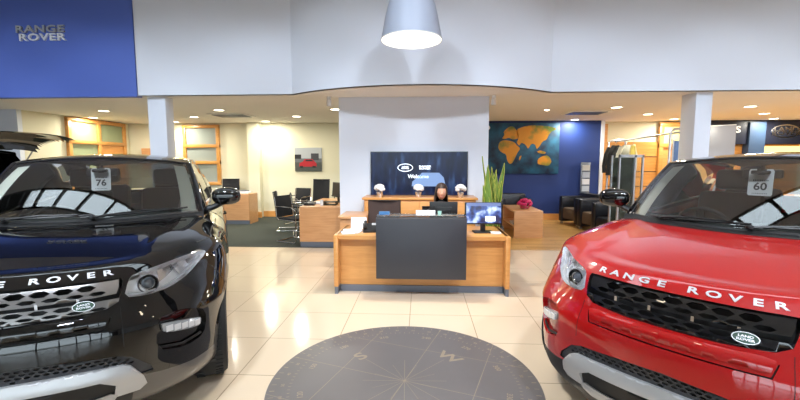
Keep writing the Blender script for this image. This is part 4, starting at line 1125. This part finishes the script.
office_chair('black office chair partly hidden by the reception wall', (-1.98, 10.3, 0), -.2, M['blackfab'], 'office chairs at the left desks', .62)
def cantilever(lab, loc, rz):
    t = thing('cantilever_chair', lab, 'chair', loc, rz, 'chrome cantilever visitor chairs')
    b = MB()
    b.box(-.22, .22, -.22, .22, .43, .475, M['blackfab'], None, .015); b.obj('seat', t)
    b = MB(); b.box(-.22, .22, -.012, .012, 0, .42, M['blackfab'], TT(0, .235, .48) @ Matrix.Rotation(-.14, 4, 'X'), .01); b.obj('backrest', t)
    for sg in (1, -1):
        b = MB(); b.tube([(sg*.235, .28, .88), (sg*.235, .235, .50), (sg*.235, .20, .45), (sg*.235, -.20, .43), (sg*.235, -.24, .38), (sg*.235, -.24, .05), (sg*.235, -.20, .013), (sg*.235, .24, .013)], .011, M['chrome'], 8)
        b.tube([(sg*.235, .26, .70), (sg*.25, .10, .70), (sg*.25, -.16, .69), (sg*.25, -.24, .63), (sg*.235, -.24, .40)], .011, M['chrome'], 8)
        b.obj('tube_frame', t)
    b = MB(); b.tube([(-.235, .24, .013), (.235, .24, .013)], .011, M['chrome'], 8); b.obj('floor_bar', t)
    return t
cantilever('chrome framed black chair in front of the cluttered wooden desk', (-2.50, 7.72, 0), PI/2-.40)
cantilever('black and chrome chair behind the nearest visitor chair', (-3.05, 9.0, 0), PI/2+.2)
cantilever('black cantilever chair at the far side of the cluttered desk, under the picture', (-3.10, 9.85, 0), -.3)
cantilever('chrome chair pushed against the cluttered desk', (-2.52, 8.50, 0), PI/2+.3)

# desks at the left
def side_desk(name, lab, x0, x1, y0, y1, h, m):
    t = thing(name, lab, 'desk', ((x0+x1)/2, y0, 0)); cx = (x0+x1)/2; w = (x1-x0)/2
    b = MB(); b.box(-w, w, 0, y1-y0, h-.03, h, m, None, .003); b.obj('desktop', t)
    b = MB(); b.box(-w, w, .0, .04, .10, h-.03, m); b.obj('front_panel', t)
    b = MB(); b.box(-w+.005, w-.005, .01, .05, 0, .10, M['grey']); b.obj('plinth', t)
    b = MB(); b.box(w-.04, w, .05, y1-y0, 0, h-.03, m); b.obj('end_panel', t)
    return t
side_desk('office_desk', 'wooden desk end with papers and telephone left of the reception wall', -2.22, -1.44, 7.16, 8.9, .745, M['wood2'])
side_desk('office_desk', 'small wooden desk behind the black car by the back wall', -5.30, -4.30, 9.75, 10.3, .76, M['wood2'])
for i, (x, y, w, d, h, c, nm, lab) in enumerate(((-2.10, 7.45, .10, .16, .05, 'black', 'desk_telephone', 'dark telephone on the front left of the cluttered desk'), (-1.86, 7.40, .03, .03, .12, 'white', 'white_cup', 'white cup on the cluttered desk'), (-1.72, 7.55, .12, .12, .07, 'black', 'desk_tray', 'black tray on the right of the cluttered desk'), (-1.98, 7.75, .14, .10, .03, 'paper', 'paper_pile', 'pile of white papers on the cluttered desk'))):
    b = MB()
    if nm == 'white_cup': b.lathe([(.028, 0), (.034, .10), (.030, .10), (.025, .01), (.001, .01)], M['white'], 16)
    elif nm == 'desk_telephone': b.box(-w, w, -d/2, d/2, 0, h, M['black'], Matrix.Rotation(.12, 4, 'X'), .01); b.tube([(-.07, -.06, .07), (-.07, .06, .085)], .016, M['black'])
    elif nm == 'desk_tray':
        for z in (0, .05): b.box(-w, w, -d, d, z, z+.006, M['black']); 
        for sx in (-w, w-.006): b.box(sx, sx+.006, -d, d, 0, h, M['black'])
    else:
        for k in range(4): b.box(-w, w, -d, d, k*.008, k*.008+.006, M['paper'], Matrix.Rotation(k*.08, 4, 'Z'))
    o = b.obj(nm); o.location = (x, y, .747); tag(o, lab, {'desk_telephone': 'telephone', 'white_cup': 'cup', 'desk_tray': 'tray', 'paper_pile': 'papers'}[nm])
monitor('desk_monitor', 'black monitor turned sideways on the cluttered desk', (-1.70, 8.05, .747), -.9, .42, .30)
# picture of a red car
t = thing('wall_picture', 'framed print of a red car on the cream back wall', 'picture', (-3.17, 11.2, 1.63))
b = MB(); b.box(-.385, .385, -.03, 0, -.33, .33, mat('print_sky', s2l(168, 172, 176), .4)); b.obj('canvas', t)
b = MB(); b.box(-.385, .385, -.034, -.03, -.33, -.08, mat('print_road', s2l(70, 74, 70), .5, var=.3)); b.box(-.385, -.20, -.034, -.03, .02, .14, M['black']); b.box(.08, .30, -.034, -.03, -.02, .17, mat('print_buildings', s2l(54, 54, 60), .5, var=.4, vs=30)); b.box(-.385, .385, -.033, -.03, -.08, .03, mat('print_street', s2l(96, 100, 104), .5, var=.4, vs=30)); b.obj('print_background', t)
b = MB(); b.poly([(-.26, -.20), (-.25, -.10), (-.16, -.06), (-.10, .01), (.12, .01), (.20, -.07), (.24, -.12), (.23, -.20)], .002, mat('print_red_car', s2l(170, 30, 40), .4), TT(0, -.035, 0, FR)); b.poly([(-.09, -.05), (-.07, -.005), (.10, -.005), (.15, -.05)], .001, M['black'], TT(0, -.0375, 0, FR)); b.poly([(-.24, -.23), (-.24, -.18), (-.15, -.18), (-.15, -.23)], .001, M['black'], TT(0, -.0375, 0, FR)); b.poly([(.12, -.23), (.12, -.18), (.21, -.18), (.21, -.23)], .001, M['black'], TT(0, -.0375, 0, FR)); b.obj('print_car', t)
for x, lab in ((-5.0, 'papers and box on the small desk behind the black car'),):
    b = MB(); b.box(-.16, .16, -.1, .1, 0, .05, M['paper'], None, .004); b.box(-.10, .12, -.08, .08, .05, .075, M['grey']); o = b.obj('paper_box'); o.location = (x+.45, 10.02, .762); tag(o, lab, 'box')

# ------------------------------------------------------------------ snake plant
t = thing('snake_plant', 'tall snake plant in a pot at the right end of the reception wall', 'plant', (1.06, 6.02, 0))
b = MB(); b.lathe([(.13, 0), (.15, .02), (.19, .55), (.18, .60), (.165, .60), (.165, .52), (.001, .52)], M['charcoal'], 28); b.obj('pot', t)
b = MB(); b.lathe([(.165, .53), (.001, .545)], mat('soil', (.03, .02, .014), .9), 20); b.obj('soil', t)
rnd = random.Random(11)
hh = [1.15, 1.02, .95, 1.05, .80, .90, .72, .98, .66, .84, .75, 1.0, .88, .70, .93, .62, .78, .86, .99, .70, .82, .58]
for k, H in enumerate(hh):
    c = rnd.uniform(0, 2*PI); r = .02+.09*rnd.random(); lean = .01+.05*rnd.random(); tw = rnd.uniform(-1.2, 1.2); w = .042+.014*rnd.random()
    def lf(i, j):
        s_ = i; ww = w*(math.sin(min(1, (s_+.06)*1.0)*PI*.5)**.3)*(1-s_**3.5)
        a_ = c+PI/2+tw*s_+.5; x = math.cos(c)*(r+lean*s_*s_)+.025*math.sin(s_*5+k); y = math.sin(c)*(r+lean*s_*s_)+.02*math.cos(s_*4+k)
        q = (j-.5)*2; return (x+math.cos(a_)*ww*q+.012*(1-q*q)*math.sin(a_), y+math.sin(a_)*ww*q-.012*(1-q*q)*math.cos(a_), .52+H*s_*.98)
    b = MB(); b.grid(lf, 16, 4, M['leaf']); b.tube([lf(i/16, 0) for i in range(17)], .003, M['leafedge'], 4); b.tube([lf(i/16, 1) for i in range(17)], .003, M['leafedge'], 4); b.obj('leaf', t)

# ------------------------------------------------------------------ world map canvas
def sea():
    m, N, L, b = nt('printed_sea'); tc = N.new('ShaderNodeTexCoord'); n = N.new('ShaderNodeTexNoise'); n.inputs['Scale'].default_value = 3; n.inputs['Detail'].default_value = 5; r = N.new('ShaderNodeValToRGB')
    r.color_ramp.elements[0].position = .35; r.color_ramp.elements[0].color = (*s2l(16, 34, 66), 1); r.color_ramp.elements[1].position = .7; r.color_ramp.elements[1].color = (*s2l(30, 104, 142), 1)
    L.new(tc.outputs['Object'], n.inputs['Vector']); L.new(n.outputs[0], r.inputs[0]); L.new(r.outputs[0], b.inputs['Base Color']); return m
def land():
    m, N, L, b = nt('printed_land'); tc = N.new('ShaderNodeTexCoord'); n = N.new('ShaderNodeTexNoise'); n.inputs['Scale'].default_value = 2.6; n.inputs['Detail'].default_value = 6; r = N.new('ShaderNodeValToRGB')
    r.color_ramp.elements[0].position = .34; r.color_ramp.elements[0].color = (*s2l(92, 120, 44), 1); r.color_ramp.elements[1].position = .5; r.color_ramp.elements[1].color = (*s2l(214, 142, 28), 1)
    L.new(tc.outputs['Object'], n.inputs['Vector']); L.new(n.outputs[0], r.inputs[0]); L.new(r.outputs[0], b.inputs['Base Color']); return m
ML = land()
t = thing('world_map', 'large blue and orange world map canvas on the blue back wall', 'map', (2.44, 10.945, 1.93))
b = MB(); b.box(-1.22, 1.22, -.05, 0, -.68, .66, sea(), None, .006); b.obj('canvas', t)
# outlines in fractions of the part in view: x 490..557 px -> 0..1, y 121..174 px -> 0..1
def mp_(P): return [(-.66+1.84*x, .64-1.30*y) for x, y in P]
conts = {
 'africa': [(.16, .38), (.22, .33), (.30, .34), (.38, .37), (.42, .44), (.47, .50), (.43, .58), (.40, .68), (.36, .80), (.32, .82), (.28, .74), (.27, .62), (.20, .58), (.15, .50)],
 'europe': [(.20, .30), (.24, .22), (.22, .16), (.30, .06), (.36, .05), (.40, .12), (.44, .20), (.44, .30), (.36, .32), (.30, .28), (.24, .31)],
 'asia': [(.40, .12), (.50, .06), (.62, .03), (.76, .04), (.90, .06), (.98, .11), (.90, .16), (.86, .24), (.84, .32), (.78, .36), (.74, .46), (.70, .52), (.68, .42), (.62, .40), (.58, .52), (.54, .42), (.48, .38), (.45, .45), (.41, .38), (.44, .30)],
 'australia': [(.72, .72), (.78, .66), (.86, .64), (.90, .70), (.92, .78), (.88, .86), (.80, .84), (.72, .82)],
 'greenland': [(-.14, .04), (.0, .02), (.04, .08), (-.02, .16), (-.08, .22), (-.12, .14)],
 'south_america': [(-.28, .50), (-.18, .52), (-.06, .60), (-.08, .70), (-.18, .86), (-.22, .94), (-.26, .80), (-.29, .66)],
 'islands': [(.70, .56), (.76, .54), (.84, .58), (.82, .61), (.74, .60)],
 'madagascar': [(.46, .66), (.49, .64), (.47, .74), (.45, .74)]}
for nme, P in conts.items():
    b = MB(); b.poly(sm(mp_(P), 1), .002, M['white'] if nme == 'greenland' else ML, TT(0, -.052, 0, FR)); b.obj('printed_continent', t, smooth=False)

# brochure holder on the wall
t = thing('brochure_rack', 'tall silver brochure rack standing at the right of the blue wall', 'rack', (4.30, 10.72, 0))
b = MB(); b.box(-.12, .12, .0, .02, .60, 1.55, M['grey'], None, .004); b.obj('panel', t)
b = MB(); b.box(-.18, .18, -.12, .12, 0, .02, M['alu'], None, .004); b.tube([(0, 0.01, 0), (0, .01, .65)], .02, M['alu']); b.obj('base', t)
for k in range(5):
    b = MB(); b.box(-.09, .09, -.035, -.005, .62+k*.18, .76+k*.18, mat('brochure%d' % k, [(.6, .63, .7), (.5, .55, .62), (.66, .66, .7), (.42, .46, .55), (.6, .6, .62)][k], .4)); b.box(-.10, .10, -.045, 0, .615+k*.18, .62+k*.18, M['alu']); b.obj('pocket', t)
# coffee table
t = thing('coffee_table', 'wooden box coffee table on the planked floor by the blue wall', 'table', (2.12, 8.25, 0))
for y in (0, 1.16): b = MB(); b.box(-.20, .38, y, y+.04, .0, .56, M['wood2'], None, .003); b.obj('end_panel', t)
b = MB(); b.box(-.20, .38, 0.04, 1.16, .52, .56, M['wood2'], None, .003); b.obj('top', t)
b = MB(); b.box(-.20, .34, .04, 1.16, .22, .25, M['wood2']); b.obj('shelf', t)
for k, (z, c) in enumerate(((.25, (.5, .55, .6)), (.262, (.2, .2, .22)), (.274, (.65, .62, .6)))):
    b = MB(); b.box(-.18, .05, .15+.05*k, .45+.05*k, z+.0, z+.011, mat('magazine%d' % k, c, .35)); o = b.obj('magazine'); o.location = (2.12, 8.25, .001+k*.001); tag(o, 'magazine on the coffee table shelf, ' + ['bottom of the pile', 'middle of the pile', 'top of the pile'][k], 'magazine', 'magazines under the coffee table')
t = thing('flower_bowl', 'bowl of magenta flowers on the wooden coffee table', 'flowers', (2.22, 8.62, .56))
b = MB(); b.lathe([(.06, 0), (.10, .02), (.12, .09), (.115, .09), (.09, .03), (.001, .02)], mat('dark_red_bowl', s2l(150, 24, 66), .2, coat=1), 24); b.obj('bowl', t)
b = MB(); rnd = random.Random(3)
for k in range(34):
    th = rnd.uniform(0, 2*PI); ph = rnd.uniform(0, PI*.5); b.ell((.13*math.sin(ph)*math.cos(th), .13*math.sin(ph)*math.sin(th), .10+.10*math.cos(ph)), (.042, .042, .034), M['magenta'], 8)
b.obj('blooms', t)
# armchairs
def armchair(lab, loc, rz, seat=M['leather']):
    t = thing('armchair', lab, 'armchair', loc, rz, 'black leather tub armchairs')
    L_ = M['leather']
    b = MB(); b.box(-.25, .25, -.34, .22, .14, .42, seat, None, .04); b.obj('seat', t)
    for sg in (1, -1): b = MB(); b.box(sg*.32-.075, sg*.32+.075, -.36, .34, .06, .70, L_, None, .035); b.obj('arm', t)
    b = MB(); b.box(-.395, .395, .20, .37, .06, .78, L_, None, .05); b.obj('backrest', t)
    for x in (-.33, .33):
        for y in (-.30, .30): b = MB(); b.box(x-.025, x+.025, y-.025, y+.025, 0, .07, M['steel']); b.obj('foot', t)
    return t
armchair('black leather armchair under the world map, behind the flower bowl', (2.22, 9.86, 0), .0)
armchair('black tub armchair nearest the blue wall corner', (3.97, 10.1, 0), -1.35, M['taupe'])
armchair('black tub armchair in the middle of the right group', (4.10, 9.23, 0), -1.35, M['taupe'])
armchair('black tub armchair closest to the red car', (4.05, 8.36, 0), -1.4, M['leather'])
# clothes rail and garments
t = thing('clothes_rail', 'chrome clothes rail with wide end frames beside the wooden wall panels', 'rail', (4.82, 9.0, 0))
b = MB(); b.tube([(-.04, 1.2, 2.06), (.03, -1.25, 2.12)], .018, M['steel'], 8); b.obj('rail_bar', t)
for y, h in ((1.2, 2.08), (-1.25, 2.16)):
    b = MB(); b.tube([(-.20, y, .02), (-.20, y, h-.05), (-.15, y, h), (.15, y, h+.03), (.20, y, h-.03), (.20, y, .02)], .024, M['alu'], 8); b.obj('end_frame', t)
    b = MB(); b.tube([(-.20, y-.22, .02), (-.20, y+.22, .02)], .02, M['alu'], 8); b.tube([(.20, y-.22, .02), (.20, y+.22, .02)], .02, M['alu'], 8); b.tube([(-.2, y, .02), (.2, y, .02)], .018, M['alu'], 8); b.obj('foot', t)
def garment(y, lab, m, m2, rz=0., dx=0.):
    t = thing('hanging_jacket', lab, 'jacket', (4.80+dx, y, 0), rz, 'jackets on the clothes rail')
    b = MB(); b.tube([(0, 0, 2.11), (.02, 0, 2.09), (0, 0, 2.0), (-.18, 0, 1.92)], .005, M['chrome'], 6); b.tube([(0, 0, 2.0), (.18, 0, 1.92)], .005, M['chrome'], 6); b.obj('hanger', t)
    def g(i, j):
        c = 2*PI*i; z = 1.96-.72*j; w = (.09+.12*min(1, j*5))*(1+.08*j); d = .045+.03*min(1, j*4)
        return (w*math.cos(c)+.006*math.sin(9*c), d*math.sin(c), z)
    b = MB(); b.grid(g, 24, 10, m); b.obj('body', t)
    for sg in (1, -1): b = MB(); b.tube([(sg*.16, 0, 1.90), (sg*.235, 0, 1.74), (sg*.265, .02, 1.46), (sg*.255, .02, 1.30)], [.05, .05, .045, .04], m2, 10); b.obj('sleeve', t)
    return t
garment(10.0, 'black jacket hanging at the far end of the clothes rail', M['jacket'], M['jacket'], .1, -.10)
garment(9.75, 'pale grey jacket hanging in front of the black jacket', mat('grey_fabric', s2l(150, 152, 140), .85), mat('cream_sleeve', s2l(190, 190, 176), .85), .3, .04)
garment(9.4, 'light shirt hanging nearest on the clothes rail', mat('cream_shirt', s2l(206, 190, 140), .85), mat('yellow_sleeve', s2l(196, 180, 90), .85), 1.1, .0)
# glass display cabinet
t = thing('display_cabinet', 'glass fronted display cabinet with silver frame behind the red car mirror', 'cabinet', (3.82, 7.52, 0)); t.scale = (.68, 1, .99)
b = MB()
for x in (-.30, .10, .30): b.box(x-.02, x+.02, -.02, .02, 0, 1.70, M['alu'])
for z in (.03, 1.69): b.box(-.32, .32, -.02, .02, z-.03, z+.02, M['alu'])
for x in (-.30, .30): b.box(x-.02, x+.02, .28, .32, 0, 1.70, M['alu'])
b.obj('frame', t)
b = MB(); b.box(-.28, .28, .30, .31, .04, 1.66, mat('cabinet_back', s2l(40, 48, 34), .4, var=.7, vs=6)); b.obj('back_panel', t)
b = MB(); b.box(-.28, .08, -.005, .0, .04, 1.66, M['clear']); b.box(.12, .28, -.005, .0, .04, 1.66, M['clear']); b.obj('glass_door', t)
for z in (.5, .9, 1.3): b = MB(); b.box(-.28, .28, .02, .29, z-.006, z+.006, M['clear']); b.obj('shelf', t)
# narrow poster stand
t = thing('poster_stand', 'narrow silver poster stand with blue poster in front of the glazed door', 'stand', (5.30, 8.6, 0), .0)
b = MB(); b.tube([(-.11, 0, .0), (-.11, 0, 2.02), (.11, 0, 2.02), (.11, 0, 0)], .018, M['alu'], 8); b.obj('frame', t)
b = MB(); b.box(-.10, .10, -.01, .01, .3, 2.0, mat('poster_blue', s2l(90, 120, 170), .4, var=.6, vs=12)); b.obj('poster', t)
b = MB(); b.box(-.16, .16, -.16, .16, 0, .02, M['alu'], None, .005); b.obj('base', t)
# grey pull-up panel
t = thing('pull_up_banner', 'plain grey free-standing banner right of the tall column', 'banner', (6.55, 9.2, 0), -.12)
b = MB(); b.box(-.28, .28, -.02, .02, .08, 2.36, mat('panel_grey', s2l(126, 128, 138), .4), None, .004); b.obj('panel', t)
b = MB(); b.box(-.31, .31, -.18, .18, 0, .08, M['alu'], None, .01); b.obj('base', t)
b = MB(); b.tube([(-.33, -.02, .05), (-.33, -.02, 2.36)], .018, M['white'], 8); b.tube([(-.33, -.02, 2.34), (.28, 0, 2.36)], .014, M['white'], 6); b.obj('pole', t)

# ------------------------------------------------------------------ seated person
def skin_mesh(name, nodes, edges, m, parent, sub=2, root=0):
    me = bpy.data.meshes.new(name); me.from_pydata([n[:3] for n in nodes], edges, []); o = bpy.data.objects.new(name, me); COL.objects.link(o)
    sk = o.modifiers.new('s', 'SKIN'); sk.use_smooth_shade = True; ss = o.modifiers.new('u', 'SUBSURF'); ss.levels = sub; ss.render_levels = sub
    for i, n in enumerate(nodes):
        r = n[3] if isinstance(n[3], tuple) else (n[3], n[3]); me.skin_vertices[0].data[i].radius = r
    me.skin_vertices[0].data[root].use_root = True
    dg = bpy.context.evaluated_depsgraph_get(); dg.update(); m2 = bpy.data.meshes.new_from_object(o.evaluated_get(dg))
    bpy.data.objects.remove(o); m2.materials.clear(); m2.materials.append(m)
    for p in m2.polygons: p.use_smooth = True
    return link(name, m2, parent)
t = thing('person', 'person with long dark hair and black jacket seated behind the reception desk', 'person', (.28, 5.52, 0), 0.05)
# body: seated, facing -y, forearms on the desk
N_ = [(0, .02, .52, (.15, .12)), (0, .03, .66, (.135, .105)), (0, .02, .80, (.15, .11)), (0, .02, .90, (.10, .08)), (0, .0, .985, .05), (0, -.01, 1.05, .055)]
E_ = [(0, 1), (1, 2), (2, 3), (3, 4), (4, 5)]
for sg in (1, -1):
    o_ = len(N_); N_ += [(sg*.15, .03, .885, .055), (sg*.20, -.02, .77, .046), (sg*.22, -.10, .745, .038), (sg*.14, -.30, .74, .026)]; E_ += [(3, o_), (o_, o_+1), (o_+1, o_+2), (o_+2, o_+3)]
    o_ = len(N_); N_ += [(sg*.10, -.06, .53, .09), (sg*.12, -.42, .52, .065), (sg*.12, -.46, .30, .05), (sg*.12, -.42, .09, .035), (sg*.12, -.55, .04, .035)]; E_ += [(0, o_), (o_, o_+1), (o_+1, o_+2), (o_+2, o_+3), (o_+3, o_+4)]
body = skin_mesh('body', N_, E_, M['jacket'], t)
for sg in (1, -1):   # hands: palm and five fingers
    N2 = [(sg*.14, -.29, .74, (.024, .020)), (sg*.125, -.345, .738, (.034, .014)), (sg*.115, -.375, .736, (.032, .012))]; E2 = [(0, 1), (1, 2)]
    for k, L_ in enumerate((.055, .066, .070, .060)):
        o_ = len(N2); x = sg*(.115-.030+.020*k); N2 += [(x, -.385, .735, .0085), (x, -.385-L_*.5, .738, .008), (x-sg*.002, -.385-L_*.95, .728, .0065)]; E2 += [(2, o_), (o_, o_+1), (o_+1, o_+2)]
    o_ = len(N2); N2 += [(sg*.085, -.335, .735, .010), (sg*.068, -.365, .732, .009), (sg*.064, -.392, .730, .0075)]; E2 += [(1, o_), (o_, o_+1), (o_+1, o_+2)]
    skin_mesh('hand', N2, E2, M['skin'], body, 2)
def head():
    b = MB(); vs = []; fs = []; nr, ns = 26, 32
    for i in range(nr+1):
        th = PI*i/nr
        for k in range(ns):
            ph = 2*PI*k/ns; x = math.sin(th)*math.cos(ph); y = math.sin(th)*math.sin(ph); z = math.cos(th)
            X = x*.073*(1-.16*max(0, -z)); Y = y*.092*(1-.10*max(0, -z)); Z = z*.112
            if y < -.2:
                fz = math.exp(-((x)/.16)**2); 
                nose = fz*math.exp(-((z+.12)/.16)**2)*.020*min(1, -y); nose += math.exp(-(x/.2)**2-((z+.25)/.10)**2)*.006
                eye = -(math.exp(-((abs(x)-.36)/.15)**2-((z-.06)/.11)**2))*.009
                lips = math.exp(-(x/.24)**2-((z+.50)/.07)**2)*.006; chin = math.exp(-(x/.3)**2-((z+.80)/.15)**2)*.008
                Y -= nose+eye+lips+chin
            vs.append((X, Y, Z))
    for i in range(nr):
        for k in range(ns): fs.append((i*ns+k, (i+1)*ns+k, (i+1)*ns+(k+1) % ns, i*ns+(k+1) % ns))
    b.add(vs, fs, M['skin'])
    for sg in (1, -1): b.ell((sg*.074, .008, -.005), (.010, .018, .028), M['skin'], 10)
    return b
HT = TT(0, -.025, 1.155) @ Matrix.Rotation(.12, 4, 'X')
hd = link('head', head().mesh('head', angle=180), t, HT)
for sg in (1, -1):
    b = MB(); b.ell((sg*.027, -.0775, .008), (.011, .006, .0048), M['white'], 10); b.ell((sg*.027, -.0825, .008), (.0045, .0025, .0045), M['black'], 8); b.obj('eye', hd)
b = MB(); b.ell((0, -.0905, -.056), (.022, .006, .006), mat('lips', s2l(176, 96, 90), .5), 12); b.obj('mouth', hd)
def hairf(i, j):
    c = 2*PI*i; front = max(0, -math.sin(c)); q = min(1, max(0, (front-.45)/.30)); q = q*q*(3-2*q)
    ze = lerp(-.235, .058, q); z = lerp(.124, ze, j**1.15)
    r = math.sqrt(max(0, 1-(z/.124)**2)) if z > 0 else 1+.35*min(.12, -z)/.12*.4
    wv = 1+.025*math.sin(c*13+z*20)
    return (.086*r*math.cos(c)*wv, .014+.108*r*math.sin(c)*wv+(.02 if z < -.05 else 0), z+.002)
b = MB(); b.grid(hairf, 48, 18, M['hair']); o = b.obj('hair', hd, angle=180)
# ------------------------------------------------------------------ place the cars
make_car('car', 'black compact SUV at the left with numbered card in its windscreen', (-1.905, 1.682, 0), .47, M_blackpaint, M_blackpaint, M_silverbar, M['chrome'], M_lowgrey)
make_car('car', 'red compact SUV with black roof at the right', (1.11, 1.824, 0), -.846, M_redpaint, M_blackpaint, M_blackbar, M['chrome'], M_cladding)
make_car('car', 'black car with raised tailgate far behind the black SUV', (-10.72, 5.35, 0), -PI/2-.04, M_blackpaint, M_blackpaint, M_silverbar, M['chrome'], M_cladding, gate=math.radians(80)).scale = (1.12, 1.12, 1.12)

# numbered cards hanging in the windscreens
def price_card(car, num, lab):
    x, y, a = car; R = Matrix.Translation((x, y, 0)) @ Matrix.Rotation(a, 4, 'Z')
    t = thing('price_card', lab, 'card'); t.matrix_world = R @ TT(0, 1.755, 1.412) @ Matrix.Diagonal((.80, .8, .98, 1)); t.rotation_mode = 'XYZ'
    P = [(-.075, -.095), (.075, -.095), (.085, -.085), (.085, .085), (.075, .10), (.035, .10), (.025, .06), (-.025, .06), (-.035, .10), (-.075, .10), (-.085, .085), (-.085, -.085)]
    T = Matrix.Rotation(-.15, 4, 'X') @ FR
    b = MB(); b.poly(P, .003, M_card, T); b.obj('card', t, smooth=False)
    b = MB(); vs, fs = text_mesh(num, .075, .0006, .0015, 1.25); b.add(vs, fs, M['black'], T @ Matrix.Translation((0, -.030, .0045)))
    link('number', b.mesh('number', smooth=False, merge=0), t)
    b = MB()
    for k in range(9): b.box(-.052+k*.012, -.045+k*.012, .012, .022, .003, .0042, M['charcoal'], T)
    for k in range(9): b.box(-.052+k*.012, -.046+k*.012, -.082, -.076, .003, .0042, M['grey'], T)
    b.obj('small_print', t, smooth=False)
M_card = mat('white_card', (.88, .89, .9), .5)
price_card((-1.905, 1.682, .47), '76', 'white hanging card numbered 76 in the black car windscreen')
price_card((1.11, 1.824, -.846), '60', 'white hanging card numbered 60 in the red car windscreen')

# ------------------------------------------------------------------ daylight
w = bpy.data.worlds.new('sky'); scene.world = w; w.use_nodes = True; N = w.node_tree.nodes; L = w.node_tree.links
bg = N['Background']; bg.inputs[0].default_value = (.80, .89, 1.0, 1); bg.inputs[1].default_value = 2.4

# ------------------------------------------------------------------ camera
cam = bpy.data.cameras.new('camera'); co = bpy.data.objects.new('camera', cam); COL.objects.link(co); scene.camera = co
f = 400.; pitch = math.atan(38/f); yaw = math.atan(21/f*math.cos(pitch))
cam.sensor_width = 36; cam.lens = f/800*36; cam.clip_start = .05; cam.clip_end = 200
co.location = (0, 0, 1.56); co.rotation_euler = (PI/2-pitch, 0, yaw)
scene.view_settings.view_transform = 'Standard'; scene.view_settings.look = 'None'; scene.view_settings.gamma = 1; scene.view_settings.exposure = 1.0; scene.view_settings.use_curve_mapping = False
scene.cycles.use_denoising = True; scene.cycles.max_bounces = 8; scene.cycles.diffuse_bounces = 5; scene.cycles.glossy_bounces = 4; scene.cycles.transparent_max_bounces = 16; scene.cycles.sample_clamp_indirect = 6
